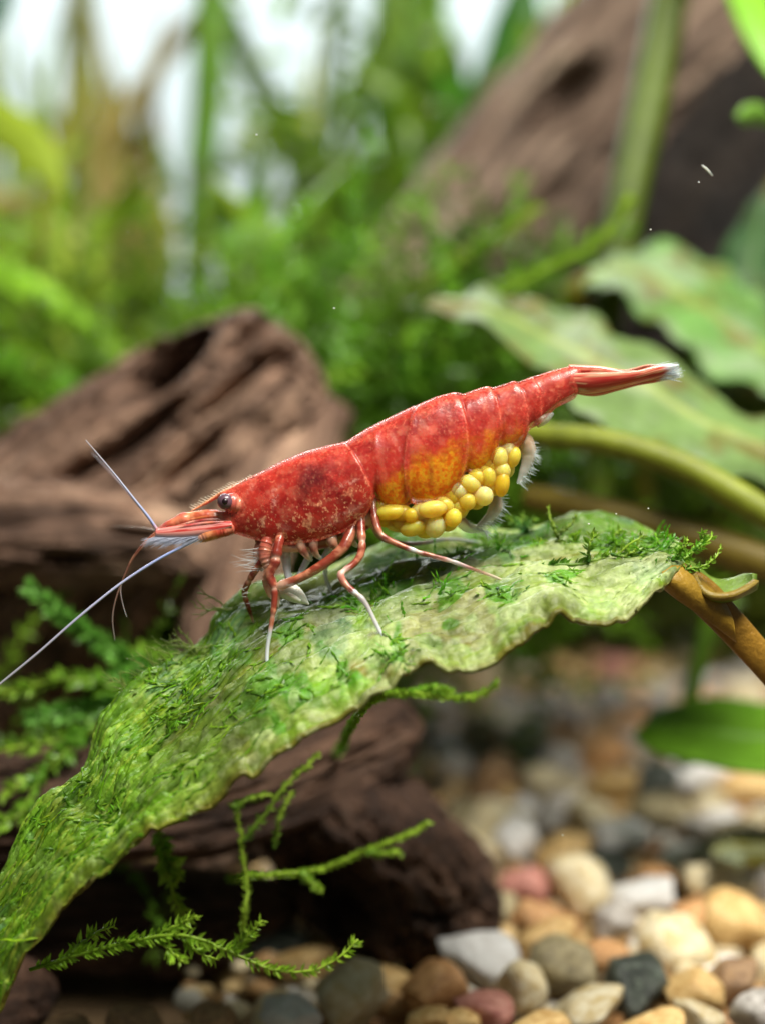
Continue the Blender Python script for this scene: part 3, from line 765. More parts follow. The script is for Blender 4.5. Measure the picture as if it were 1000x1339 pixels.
broad_leaf("long pale green mottled leaf pointing left behind the shrimp's tail",
  [(556, 404, 11.2), (600, 418, 11.0), (650, 442, 10.8), (705, 482, 10.5), (750, 532, 10.3), (790, 562, 10.2), (850, 578, 10.1), (890, 612, 10.0), (1000, 640, 9.9), (1090, 690, 9.8)],
  [(555, 400, 11.3), (605, 402, 11.2), (670, 424, 11.0), (740, 458, 10.8), (800, 492, 10.7), (850, 515, 10.6), (900, 545, 10.5), (950, 572, 10.4), (1020, 605, 10.3), (1095, 650, 10.2)],
  [(556, 396, 11.4), (610, 387, 11.5), (660, 382, 11.5), (720, 404, 11.4), (780, 410, 11.3), (805, 448, 11.2), (870, 458, 11.1), (905, 500, 11.0), (1010, 560, 10.8), (1095, 600, 10.7)],
  None, (128, 158, 92), (164, 178, 92), seed=2)
broad_leaf("broad pale green leaf with light midrib above the long mottled one",
  [(762, 372, 12.4), (800, 372, 12.2), (845, 415, 12.0), (895, 448, 11.8), (925, 488, 11.7), (1000, 505, 11.6), (1090, 540, 11.5)],
  [(764, 366, 12.5), (815, 352, 12.5), (870, 375, 12.4), (920, 405, 12.3), (960, 440, 12.2), (1010, 470, 12.1), (1090, 500, 12.0)],
  [(766, 360, 12.6), (805, 332, 12.8), (880, 322, 12.9), (940, 352, 12.9), (985, 385, 12.8), (1030, 420, 12.7), (1090, 450, 12.6)],
  [(772, 362, 12.5, 20), (752, 385, 12.6, 34), (770, 420, 12.8, 30), (820, 520, 13, 24), (860, 760, 13.2, 24)], (120, 168, 88), (170, 196, 96), seed=5, pet_col=(120, 116, 34))
broad_leaf("dim green leaf standing upright at the dark gap under the trunk",
  [(930, 500, 13), (930, 420, 13), (935, 350, 13.1), (960, 300, 13.2), (1010, 235, 13.3)],
  [(980, 520, 12.9), (975, 430, 12.9), (980, 360, 13), (990, 300, 13.1), (1015, 232, 13.3)],
  [(1030, 520, 13), (1030, 440, 13), (1030, 370, 13.1), (1025, 300, 13.2), (1020, 230, 13.3)],
  None, (70, 110, 60), (96, 130, 70), seed=8)
broad_leaf("rounded bright green leaf lying low over the gravel",
  [(832, 966, 11.2), (858, 984, 10.9), (908, 996, 10.7), (970, 1008, 10.6), (1060, 1014, 10.5)],
  [(831, 962, 11.3), (868, 956, 11.15), (930, 958, 11.0), (980, 965, 10.95), (1060, 972, 10.9)],
  [(832, 958, 11.4), (864, 930, 11.5), (920, 914, 11.5), (975, 918, 11.45), (1060, 930, 11.4)],
  [(1050, 968, 10.9, 10), (1080, 920, 11.2, 16), (1090, 840, 11.6, 18)], (112, 164, 40), (130, 180, 54), seed=11, wrinkle=0.012, pet_col=(70, 110, 24), plain=True)
broad_leaf("small dark olive leaf flat on the gravel under the rounded green one",
  [(930, 1120, 10.6), (960, 1132, 10.5), (1010, 1135, 10.4)], [(930, 1116, 10.7), (965, 1108, 10.8), (1012, 1112, 10.8)], [(930, 1112, 10.8), (960, 1090, 11.2), (1012, 1085, 11.2)],
  None, (104, 98, 24), (128, 124, 40), seed=13, wrinkle=0.02)
e = empty("plant_stalk", P(1000, 660, 10.4), "thick yellow green stalk running below the long mottled leaf", "plant stalk")
stem_tube(e, "stalk", [(640, 562, 10.1, 28), (720, 570, 9.9, 32), (790, 577, 9.8, 34), (880, 604, 9.7, 36), (960, 646, 9.6, 38), (1060, 710, 9.5, 40)], (132, 142, 44))
e = empty("plant_stalk", P(1000, 740, 11.2), "dull brown stalk below the yellow green one", "plant stalk")
stem_tube(e, "stalk", [(690, 650, 10.8, 34), (760, 664, 10.6, 40), (860, 690, 10.4, 46), (960, 722, 10.2, 50), (1070, 760, 10, 50)], (116, 100, 38))
e = empty("plant_stalk", P(910, 900, 12.6), "faint green upright stalk behind the curled leaf end", "plant stalk")
stem_tube(e, "stalk", [(935, 790, 12.4, 22), (915, 860, 12.4, 24), (900, 930, 12.4, 24), (895, 1000, 12.4, 24)], (76, 110, 22))
# ------------------------------------------------------------------ the leaf under the shrimp
LN = [(-70, 1430, 7.55), (-15, 1335, 7.52), (45, 1240, 7.5), (105, 1165, 7.45), (178, 1110, 7.4), (216, 1076, 7.38), (290, 1040, 7.35), (365, 985, 7.33), (450, 932, 7.33), (508, 906, 7.36),
      (545, 872, 7.42), (615, 873, 7.42), (690, 834, 7.46), (738, 800, 7.52), (800, 816, 7.55), (850, 786, 7.66), (880, 756, 7.8), (893, 742, 7.92)]
LM = [(-90, 1370, 7.76), (-45, 1260, 7.74), (15, 1180, 7.72), (75, 1105, 7.72), (140, 1052, 7.72), (178, 1000, 7.74), (248, 950, 7.76), (312, 897, 7.8), (372, 850, 7.88), (440, 815, 7.96),
      (490, 790, 8.02), (565, 765, 8.06), (640, 745, 8.1), (702, 736, 8.1), (762, 733, 8.1), (822, 731, 8.07), (870, 730, 8.02), (893, 731, 8.0)]
LF = [(-110, 1310, 7.95), (-70, 1200, 7.93), (-5, 1150, 7.95), (42, 1072, 7.98), (108, 1006, 8.02), (134, 938, 8.08), (216, 876, 8.16), (262, 838, 8.26), (288, 800, 8.36), (350, 768, 8.48),
      (430, 738, 8.58), (520, 708, 8.66), (608, 692, 8.72), (690, 688, 8.75), (745, 679, 8.74), (820, 688, 8.66), (875, 702, 8.4), (893, 720, 8.08)]
n, m = 720, 210
G, Q = sheet_px(LN, LM, LF, n, m)
t = np.linspace(0, 1, m)[None, :]; s = np.linspace(0, 1, n)[:, None]
edge = np.minimum(t, 1 - t)
taper = sstep(0, 0.05, 1 - s) * np.ones_like(t)
u_ax = s * 9.0
wr = np.stack([u_ax * 1.0 + 0 * t, t * 7.0 + 0 * s + 0.8 * fbm(np.stack([u_ax * .8 + 0 * t, t * 2 + 0 * s, 0 * u_ax + 0 * t], -1), 3), 0 * u_ax + 0 * t], -1)
leftm0 = 1 - sstep(120, 480, Q[..., 0] + 0.25 * (Q[..., 1] - 900))
rug = fbm(G * 3.2, 4) - 0.5
folds = fbm(wr * [1.2, 1.6, 1], 4) - 0.5
fine = fbm(G * 14.0, 3) - 0.5
wav = np.sin(u_ax * 4.1 + 0.7) * sstep(0.72, 1.0, t) * 0.05
dz = (0.08 * rug + 0.10 * folds + 0.014 * fine + 0.05 * (fbm(wr * [3.5, 4.5, 1] + 9, 3) - 0.5) + wav + leftm0 * (0.05 * (fbm(wr * [4, 9, 1] + 19, 4) - 0.5) + 0.012 * (fbm(G * 22, 3) - 0.5))) * taper * sstep(0.0, 0.06, edge + 0.02)
dz = dz - 0.025 * np.exp(-((t - 0.5) / 0.035) ** 2) * taper
dz = dz + 0.10 * (fbm(np.stack([s * 46 + 0 * t, 0 * s + 0 * t, 0 * s * t], -1), 3) - 0.5) * (1 - sstep(0, 0.2, t)) * taper
dz = dz - 0.02 * (1 - sstep(0, 0.06, t)) * taper - 0.02 * (1 - sstep(0, 0.06, 1 - t)) * taper
G = G + UP * (dz + 0.02)[..., None] - FW * (0.35 * dz)[..., None]
px, py = Q[..., 0], Q[..., 1]
pale = linv((144, 166, 78)); green = linv((112, 164, 24)); deep = linv((58, 104, 26)); silver = linv((214, 220, 186)); brown = linv((128, 98, 44)); teal = linv((96, 140, 116)); olive = linv((122, 118, 40))
one = np.ones(px.shape + (3,))
big = fbm(G * 1.7 + 3, 4); med = fbm(G * 4.5 + 8, 4); sm = fbm(G * 16 + 1, 3)
c = one * pale * (0.62 + 0.76 * med)[..., None]
c = mixc(c, one * silver, 0.30 * sstep(0.5, 0.66, fbm(G * 9 + 4, 4)) * sstep(250, 420, px))  # painted glints: silvery highlights mixed into the leaf colour
leftm = 1 - sstep(120, 420, px + 0.25 * (py - 900))
c = mixc(c, one * green * (0.6 + 0.8 * sm)[..., None], np.clip(0.85 * leftm + 0.75 * sstep(0.53, 0.66, big) + 0.6 * sstep(0.56, 0.66, med), 0, 0.92))
c = mixc(c, one * deep, 0.45 * sstep(0.55, 0.68, fbm(G * 3.4 + 21, 4)))
band = np.exp(-((t - 0.56 - 0.05 * np.sin(u_ax)) / 0.11) ** 2) * sstep(0.33, 0.45, s) * (1 - sstep(0.8, 0.95, s))  # shade below the shrimp, painted as a darker olive band
c = mixc(c, one * linv((96, 112, 28)) * (0.5 + med)[..., None], 0.7 * band)
mid = np.exp(-((t - 0.5) / 0.022) ** 2) * (0.35 + 0.65 * sstep(0.4, 0.6, fbm(wr * 2, 3)))
c = mixc(c, one * linv((150, 120, 62)), 0.5 * mid * sstep(0.3, 0.42, s))
c = mixc(c, one * brown, 0.75 * sstep(0.64, 0.72, fbm(G * 2.8 + 31, 4)) * sstep(260, 400, px))
c = mixc(c, one * teal, 0.6 * sstep(0.6, 0.7, fbm(G * 3.9 + 44, 3)))
c = mixc(c, one * olive * 0.9, np.clip(0.8 * (1 - sstep(0.0, 0.03, t)) + 0.4 * (1 - sstep(0.02, 0.12, t)), 0, 1) * np.ones_like(px))
patches = [(385, 905, 22, 26), (440, 858, 24, 16), (592, 800, 20, 34), (590, 830, 12, 22), (300, 900, 50, 40), (250, 950, 60, 40), (330, 930, 24, 40), (450, 870, 10, 30), (520, 860, 9, 30), (655, 790, 22, 12),
           (500, 770, 40, 14), (590, 735, 60, 10), (680, 728, 70, 12), (760, 722, 80, 12), (830, 725, 40, 12), (700, 704, 80, 8), (640, 710, 50, 10), (560, 720, 50, 14), (210, 1000, 60, 50), (150, 1060, 60, 50),
           (90, 1120, 60, 50), (280, 975, 26, 30), (230, 900, 40, 30), (310, 860, 30, 20), (440, 800, 40, 12), (360, 960, 14, 20), (465, 900, 12, 10), (735, 760, 22, 8), (60, 1200, 50, 70), (20, 1270, 40, 60), (780, 735, 50, 9), (370, 840, 30, 12), (355, 895, 9, 22)]
dens = np.zeros(px.shape)
for (a, b, ra, rb) in patches:
    dens = np.maximum(dens, np.exp(-(((px - a) / ra) ** 2 + ((py - b) / rb) ** 2)))
alg = sstep(0.30, 0.62, dens * (0.45 + 1.0 * sstep(0.42, 0.6, fbm(G * 5.5 + 61, 4)))) * sstep(200, 380, px)
c = mixc(c, one * linv((78, 142, 26)) * (0.6 + 0.8 * sm)[..., None], 0.8 * alg)
c = mixc(c, one * linv((186, 200, 150)), 0.38 * sstep(0.5, 0.62, fbm(G * 2.6 + 131, 4)) * (1 - alg) * sstep(300, 460, px) * (1 - sstep(0.45, 0.6, t)))
dirt = fbm(G * 26 + 5, 3)
c = mixc(c, one * linv((176, 196, 70)), 0.6 * leftm * sstep(0.55, 0.66, fbm(wr * [5, 11, 1] + 2, 4)))
c = mixc(c, one * linv((64, 112, 24)), 0.6 * leftm * sstep(0.54, 0.66, fbm(wr * [4, 8, 1] + 52, 4)))
c = mixc(c, one * linv((210, 218, 176)), 0.3 * sstep(0.56, 0.66, fbm(G * 20 + 71, 3)) * (1 - 0.7 * leftm))
lum = c.mean(2, keepdims=True); c = c * 0.96 + lum * 0.04; c = c * np.array([1.14, 1.17, 0.94])
c = c * (0.55 + 0.42 * dirt)[..., None] * (0.72 + 0.5 * sstep(0.36, 0.62, fbm(G * 2.4 + 91, 4)))[..., None]
LEAF = empty("mossy_leaf", P(990, 850, 8.1), "long crinkled pale green leaf overgrown with algae and moss, with the shrimp on it", "leaf")
mb = MB(); sheet(mb, G, 0.022, c.reshape(-1, 3)); blade = mb.build("blade", M_LEAF, LEAF)
BV = BVHTree.FromPolygons([tuple(q) for q in G.reshape(-1, 3)], grid_faces(n, m).tolist())
def on_leaf(px, py, lift=0.0):
    v = FW + RT * ((px - CX) / FPX) + UP * ((CY - py) / FPX)
    h, nr, _, dist = BV.ray_cast(Vector(CAMP), Vector(v / np.linalg.norm(v)))
    if h is None: return None, None
    nr = np.array(nr); nr = nr if nr[2] > 0 else -nr
    return np.array(h) + nr * lift, nr
# petiole and the curled wing of blade along it
pp, ex = curve_px([(862, 742, 8.0, 10), (885, 752, 7.98, 34), (915, 776, 8.0, 46), (950, 812, 8.05, 44), (1000, 868, 8.1, 40), (1060, 940, 8.2, 38)], 60)
nz = fbm(np.stack([np.linspace(0, 9, 60), np.zeros(60), np.zeros(60)], -1), 3)
mb = MB(); tube(mb, pp, ex[:, 0] * 0.5 * 8 / FPX, 18, linv((150, 112, 40))[None] * (0.7 + 0.6 * nz)[:, None], flat=0.45, flat_dir=FW)
mb.build("petiole", M_LEAF, LEAF)
wn, wm = 90, 24
low = np.array([(868, 750, 7.97), (884, 742, 7.9), (900, 742, 7.88), (915, 768, 7.86), (930, 778, 7.84), (955, 777, 7.86), (975, 768, 7.9), (988, 758, 7.96)])
hi = np.array([(878, 742, 8.05), (892, 733, 8.1), (910, 742, 8.12), (925, 755, 8.14), (940, 760, 8.14), (958, 758, 8.12), (974, 752, 8.08), (986, 750, 8.02)])
A = catmull(low * [1, 1, 50], wn) / [1, 1, 50]; B = catmull(hi * [1, 1, 50], wn) / [1, 1, 50]
tt = np.linspace(0, 1, wm)[None, :, None]
q = A[:, None] * (1 - tt) + B[:, None] * tt
g2 = P(q[..., 0], q[..., 1], q[..., 2]) - UP * (0.05 * np.sin(np.pi * tt[..., 0]))[..., None]
cw = np.ones((wn, wm, 3)) * linv((112, 140, 52)) * (0.6 + 0.8 * fbm(g2 * 8, 3))[..., None]
cw = mixc(cw, np.ones_like(cw) * linv((150, 116, 50)), (0.8 * (1 - sstep(0.0, 0.22, tt[..., 0]))) * np.ones((wn, wm)))
mb = MB(); sheet(mb, g2, 0.03, cw.reshape(-1, 3)); mb.build("curled_edge", M_LEAF, LEAF)
# folded side of the blade turning into the petiole
q1 = np.array([(862, 748, 7.84), (880, 742, 7.86), (898, 746, 7.9), (920, 764, 7.95), (945, 790, 8.0)]); q2 = np.array([(866, 765, 7.86), (890, 785, 7.86), (915, 803, 7.9), (940, 822, 7.96), (962, 838, 8.02)])
A = catmull(q1 * [1, 1, 50], 50) / [1, 1, 50]; B = catmull(q2 * [1, 1, 50], 50) / [1, 1, 50]
tt = np.linspace(0, 1, 16)[None, :, None]; q = A[:, None] * (1 - tt) + B[:, None] * tt
g3 = P(q[..., 0], q[..., 1], q[..., 2]) - FW * (0.05 * np.sin(np.pi * tt[..., 0]))[..., None]
cw = np.ones((50, 16, 3)) * linv((158, 124, 42)) * (0.6 + 0.8 * fbm(g3 * 9, 3))[..., None]
mb = MB(); sheet(mb, g3, 0.03, cw.reshape(-1, 3)); mb.build("folded_edge", M_LEAF, LEAF)

# ------------------------------------------------------------------ moss and algae on the leaf
rl = np.random.default_rng(21)
Gn = np.cross(np.gradient(G, axis=0), np.gradient(G, axis=1)); Gn /= np.linalg.norm(Gn, axis=2)[..., None]
Gn = np.where(Gn[..., 2:3] < 0, -Gn, Gn)
AX = np.gradient(G, axis=0); AX /= np.linalg.norm(AX, axis=2)[..., None]
def strands(mb, ii, jj, L, W, col, along, k=4, jit=0.5, hug=True, lift=0.0):
    """short wandering filaments that start on the leaf at grid cells ii, jj and lie on it"""
    nn_ = len(ii); p = G[ii, jj].copy(); nr = Gn[ii, jj].copy()
    d = AX[ii, jj] * along[:, None] + rand_dirs(nn_, rl) * 0.8
    d /= np.linalg.norm(d, axis=1)[:, None]
    seg = L / k
    for a in range(k):
        if hug:
            for z in range(nn_):
                h, nm, _, _ = BV.find_nearest(Vector(p[z]))
                nm = np.array(nm); nm = nm if nm[2] > 0 else -nm
                p[z] = np.array(h) + nm * 0.016; nr[z] = nm
        d = d - nr * np.sum(d * nr, 1)[:, None] * (0.9 if hug else 0.3) + nr * lift; d /= np.linalg.norm(d, axis=1)[:, None]
        sd = np.cross(d, nr + rand_dirs(nn_, rl) * 0.35); sd /= np.linalg.norm(sd, axis=1)[:, None]
        w = W * (1 - 0.5 * a / k)
        leaflets(mb, p, d, sd, seg * 1.45, w, col * (1 + 0.08 * a), bend=0.0)
        p = p + d * seg[:, None]
        d = d + rand_dirs(nn_, rl) * jit; d /= np.linalg.norm(d, axis=1)[:, None]
mb = MB()
clump = sstep(0.50, 0.62, fbm(G * 5.5 + 61, 4))
prob = dens * (0.04 + clump)
prob = (prob / prob.sum()).ravel()
def pick(n_, pr_):
    k = rl.choice(len(pr_), n_, p=pr_); return k // m, k % m
def moss_cols(n_, a, b, lo=0.5, hi=1.35):
    cl = linv(a)[None] * rl.uniform(lo, hi, (n_, 1)); hu = rl.uniform(0, 1, (n_, 1)) ** 2
    return cl * (1 - hu * .6) + hu * .6 * linv(b)[None]
NA = 560
ii, jj = pick(NA, prob)
strands(mb, ii, jj, rl.uniform(0.05, 0.16, NA), rl.uniform(0.010, 0.026, NA), moss_cols(NA, (84, 136, 26), (136, 172, 44)), rl.normal(0, 0.6, NA))
NB = 220
ii, jj = pick(NB, (prob * (px.ravel() > 430)) / (prob * (px.ravel() > 430)).sum())
strands(mb, ii, jj, rl.uniform(0.05, 0.14, NB), rl.uniform(0.014, 0.026, NB), moss_cols(NB, (76, 144, 26), (140, 186, 50)), rl.normal(0, 0.6, NB), hug=False, lift=0.25)
# the lower left part wears a close coat of filaments that run along the leaf
pl = (leftm * (0.1 + sstep(0.44, 0.6, fbm(G * 4 + 77, 3)))).ravel(); pl = pl / pl.sum()
NC = 170
ii, jj = pick(NC, pl)
strands(mb, ii, jj, rl.uniform(0.08, 0.26, NC), rl.uniform(0.006, 0.014, NC), moss_cols(NC, (104, 156, 22), (180, 200, 50), 0.5, 1.3), rl.choice([-1.6, 1.6], NC) * rl.uniform(.6, 1.2, NC), jit=0.3)
tag(mb.build("leaf_moss", M_MOSS, smooth=False), "short green moss and algae tufts growing over the long crinkled leaf", "moss", None, "stuff")
# fine fringe of filaments standing up on the far rim
mb = MB()
fr = [(290, 795, 20), (262, 838, 20), (245, 850, 24), (225, 868, 24), (205, 884, 20), (250, 862, 20), (175, 905, 20)]
for (a, b, L) in fr:
    base = P(a + 8, b + 6, 8.2)
    for kk in range(4):
        d0 = np.array([-1.0 + rl.normal(0, .3), rl.normal(0, .3), 0.35 + rl.normal(0, .35)]); d0 /= np.linalg.norm(d0)
        L_ = rl.uniform(0.1, 0.22)
        p3 = base + rand_dirs(1, rl)[0] * 0.03 + d0[None] * np.linspace(0, L_, 9)[:, None] + np.cumsum(rl.normal(0, 0.006, (9, 3)), 0)
        tube(mb, p3, np.linspace(0.005, 0.002, 9), 5, linv((150, 172, 84)))
        for _ in range(4):
            w = p3[rl.integers(2, 8)]; d1 = d0 + rand_dirs(1, rl)[0] * 0.8
            tube(mb, w + d1[None] * np.linspace(0, .05, 4)[:, None], np.linspace(0.003, 0.0015, 4), 4, linv((150, 172, 84)))
tag(mb.build("algae_fringe", M_MOSS), "wispy algae filaments standing along the leaf's rim under the shrimp's head", "algae", None, "stuff")

# ------------------------------------------------------------------ moss fronds
def frond(label, branches, L, W, gap, col, r=3.0, seed=0, tipcol=(176, 206, 70), spread=0.9, base_fix=None, tuft=1, name="moss_frond"):
    """branches: curves of rows (px, py, d). L, W, gap and r in photo pixels at that depth"""
    rng = np.random.default_rng(100 + seed)
    e = empty(name, P(*branches[0][0]), label, "moss")
    st, fo = MB(), MB()
    for br in branches:
        c_, _ = curve_px(br, 50)
        dd = ((c_ - CAMP) @ FW).mean(); sc = dd / FPX
        c_ = c_ + np.cumsum(rng.normal(0, 0.5 * sc, (50, 3)), 0)
        ln = np.concatenate([[0], np.cumsum(np.linalg.norm(np.diff(c_, axis=0), axis=1))])
        f_ = ln / ln[-1]
        tc = linv(col)[None] * 0.85 * (1 - f_[:, None]) + linv(tipcol)[None] * f_[:, None]
        tube(st, c_, r * sc * (1 - 0.55 * f_), 7, tc)
        num = max(int(ln[-1] / (gap * sc)), 6)
        for sg in (-1, 1) * tuft:
            u = np.sort(rng.uniform(0.02, 1.0, num))
            pos = np.stack([np.interp(u, f_, c_[:, k]) for k in range(3)], 1)
            tg = np.stack([np.interp(u, f_, np.gradient(c_[:, k])) for k in range(3)], 1); tg /= np.linalg.norm(tg, axis=1)[:, None]
            lat = np.cross(tg, FW + rand_dirs(num, rng) * 0.75); lat /= np.linalg.norm(lat, axis=1)[:, None]
            d_ = tg * rng.uniform(0.5, 1.1, num)[:, None] + lat * sg * spread + rand_dirs(num, rng) * 0.2; d_ /= np.linalg.norm(d_, axis=1)[:, None]
            sd = np.cross(d_, FW + rand_dirs(num, rng) * 0.9); sd /= np.linalg.norm(sd, axis=1)[:, None]
            size = np.clip(1.25 - 0.55 * u, 0, 1) * rng.uniform(0.7, 1.25, num)
            cc = (linv(col)[None] * (1 - 0.6 * u[:, None]) + linv(tipcol)[None] * 0.6 * u[:, None]) * rng.uniform(0.65, 1.25, (num, 1))
            leaflets(fo, pos, d_, sd, L * sc * size, W * sc * size, cc, bend=0.12)
    st.build("stem", M_MOSS, e); fo.build("foliage", M_MOSS, e, smooth=False)
    return e
YG = (104, 160, 40)
frond("bright feathery moss frond with side shoots hanging over the pebbles under the leaf",
  [[(40, 1268, 7.70), (110, 1248, 7.65), (180, 1232, 7.60), (240, 1226, 7.55), (300, 1246, 7.55), (360, 1270, 7.55), (410, 1272, 7.55), (448, 1256, 7.55), (472, 1232, 7.55)],
   [(195, 1232, 7.60), (225, 1216, 7.58), (256, 1200, 7.55)], [(300, 1248, 7.55), (318, 1226, 7.53), (338, 1202, 7.53)], [(205, 1230, 7.60), (225, 1245, 7.55), (240, 1258, 7.50)], [(90, 1250, 7.65), (120, 1226, 7.70), (150, 1215, 7.75)], [(240, 1228, 7.55), (262, 1244, 7.59), (290, 1252, 7.60)]],
  17, 5.2, 4.0, (132, 178, 48), 2.8, 1, tuft=1)
frond("moss frond with a rounded tip stretching across the dark driftwood knob",
  [[(300, 1150, 9.3), (312, 1148, 8.2), (330, 1145, 7.3), (370, 1142, 7.15), (420, 1138, 7.1), (480, 1115, 7.05), (530, 1094, 7.0), (568, 1076, 7.0)], [(395, 1142, 7.12), (412, 1152, 7.1), (428, 1164, 7.1)], [(480, 1115, 7.05), (500, 1112, 7.0), (520, 1106, 7.0)]],
  10, 5, 3.6, (106, 150, 42), 4.6, 2, tuft=2)
frond("dim upright moss shoots below the leaf's lower edge",
  [[(322, 1240, 9.3), (320, 1225, 8.2), (318, 1205, 7.3), (322, 1150, 7.25), (314, 1090, 7.22), (304, 1050, 7.2)], [(318, 1100, 7.22), (345, 1066, 7.2), (362, 1040, 7.2), (400, 1000, 7.2), (412, 986, 7.2)], [(360, 1110, 7.25), (372, 1070, 7.2), (392, 1038, 7.2)], [(304, 1056, 7.2), (322, 1044, 7.18), (350, 1034, 7.16)]],
  10, 5, 4.5, (84, 122, 36), 3.2, 3, tuft=1)
frond("leafy moss shoot dropping from under the leaf toward the feathery frond",
  [[(206, 1080, 8.5), (212, 1120, 8.5), (220, 1165, 8.48), (238, 1205, 8.45)], [(212, 1110, 8.5), (226, 1130, 8.5), (236, 1150, 8.5)]], 20, 10, 4, (112, 160, 44), 3.5, 4, tuft=1)
frond("moss frond poking out sideways under the leaf's wavy edge",
  [[(440, 990, 9.8), (460, 950, 8.4), (490, 914, 7.5), (535, 908, 7.3), (580, 914, 7.2), (622, 917, 7.15), (656, 902, 7.1)], [(540, 908, 7.3), (560, 900, 7.25), (585, 900, 7.2)]], 11, 7, 3.4, (116, 178, 50), 4.8, 5, tuft=2)
frond("thick blurry green shoot with rounded tip behind the long antenna",
  [[(300, 900, 9.9), (240, 896, 9.8), (170, 866, 9.7), (110, 826, 9.6), (70, 798, 9.5), (38, 772, 9.5)], [(240, 896, 9.8), (190, 910, 9.6), (120, 925, 9.6), (40, 935, 9.5)], [(170, 866, 9.7), (150, 900, 9.6), (160, 930, 9.6)]],
  24, 12, 3.4, (98, 158, 48), 6, 6, tuft=2, tipcol=(140, 196, 96))
frond("blurry moss fronds spreading left of the leaf's rim",
  [[(280, 920, 9.5), (190, 930, 9.4), (100, 960, 9.4), (20, 975, 9.3), (-30, 985, 9.3)], [(200, 930, 9.4), (150, 900, 9.5), (80, 890, 9.5), (10, 905, 9.5), (-30, 900, 9.5)], [(120, 950, 9.4), (70, 1000, 9.3), (10, 1030, 9.2)], [(60, 1000, 9.2), (30, 1060, 9.1), (-20, 1085, 9.0)], [(260, 880, 9.7), (200, 860, 9.8), (150, 870, 9.8)]],
  22, 10, 5, (92, 150, 40), 4, 7, tuft=1)
frond("arched blurry moss shoot reaching up in front of the slanting trunk",
  [[(560, 420, 11.6), (640, 392, 11.5), (720, 352, 11.4), (780, 318, 11.3), (818, 262, 11.2)], [(640, 392, 11.5), (660, 372, 11.5), (690, 360, 11.5)]], 14, 9, 4, (104, 156, 40), 7, 8, tuft=2)
frond("shorter pale moss shoot left of the arched one",
  [[(520, 400, 12.6), (590, 348, 12.5), (650, 310, 12.4), (706, 270, 12.3)]], 14, 9, 4, (136, 158, 66), 7, 9, tuft=2)
frond("bright moss sprig beside the log's broken end",
  [[(560, 560, 12.6), (520, 510, 12.4), (470, 490, 12.2), (430, 500, 12.1)], [(520, 510, 12.4), (510, 470, 12.4), (540, 440, 12.4)], [(520, 510, 12.4), (560, 490, 12.3), (580, 450, 12.2)]], 30, 14, 5, (92, 168, 44), 5, 10, tuft=2)
# sprigs that stand on the leaf
def sprig(label, pts, L=9, W=5, gap=2.6, col=(88, 150, 34), r=2.2, seed=0, side=()):
    q, _ = on_leaf(*pts[0])
    d0 = float((q - CAMP) @ FW) if q is not None else 8.2
    br = [[(a, b, d0 + 0.02 * k) for k, (a, b) in enumerate(pts)]]
    for sd_ in side: br.append([(a, b, d0) for (a, b) in sd_])
    frond(label, br, L, W * 0.8, gap * 1.5, col, r, seed, tuft=1)
sprig("feathery moss sprig pointing up right off the leaf's far end", [(850, 742), (875, 736), (900, 724), (918, 712), (932, 700)], 12, 6, 2.6, (96, 166, 44), 2.6, 30, [[(880, 733), (893, 716), (900, 706)], [(905, 720), (912, 706), (918, 698)]])
sprig("moss sprig beside the curled leaf edge", [(872, 748), (900, 744), (925, 736), (940, 716)], 9, 5, 2.6, (90, 150, 40), 2.2, 31)
sprig("thin moss stalk rising from the leaf below the eggs", [(735, 716), (728, 700), (722, 680), (716, 660)], 7, 4, 3, (96, 120, 50), 2.2, 32, [[(728, 700), (738, 690), (742, 680)]])
sprig("little bluish green moss tuft on the leaf beside the eggs", [(684, 700), (684, 688), (683, 674)], 12, 5, 2.0, (70, 140, 80), 2.4, 33, [[(684, 692), (674, 684), (668, 678)], [(684, 692), (694, 684), (698, 676)]])
sprig("low moss sprig lying along the leaf right of the shrimp", [(640, 722), (690, 732), (740, 728), (790, 722), (830, 726)], 16, 7, 2.6, (72, 140, 28), 2.8, 34, [[(690, 732), (705, 718), (712, 704)], [(740, 728), (752, 712), (750, 698)], [(790, 722), (800, 706), (812, 696)], [(760, 726), (775, 738), (790, 744)]])
sprig("dark moss sprig crossing the leaf's far lobe", [(700, 742), (760, 738), (800, 724), (838, 700)], 14, 6, 2.8, (58, 116, 28), 2.6, 35, [[(770, 735), (772, 715), (776, 700)], [(800, 724), (820, 728), (842, 722)]])
sprig("small forked moss sprig on the leaf's pale near side", [(620, 775), (640, 782), (660, 790), (676, 782)], 8, 5, 2.6, (76, 136, 28), 2.4, 36, [[(640, 782), (636, 768), (628, 758)]])
sprig("hanging moss sprig on the pale near side under the hind leg", [(590, 778), (592, 795), (588, 812), (600, 830)], 9, 6, 2.2, (84, 150, 30), 2.6, 37, [[(592, 795), (604, 806), (612, 812)]])
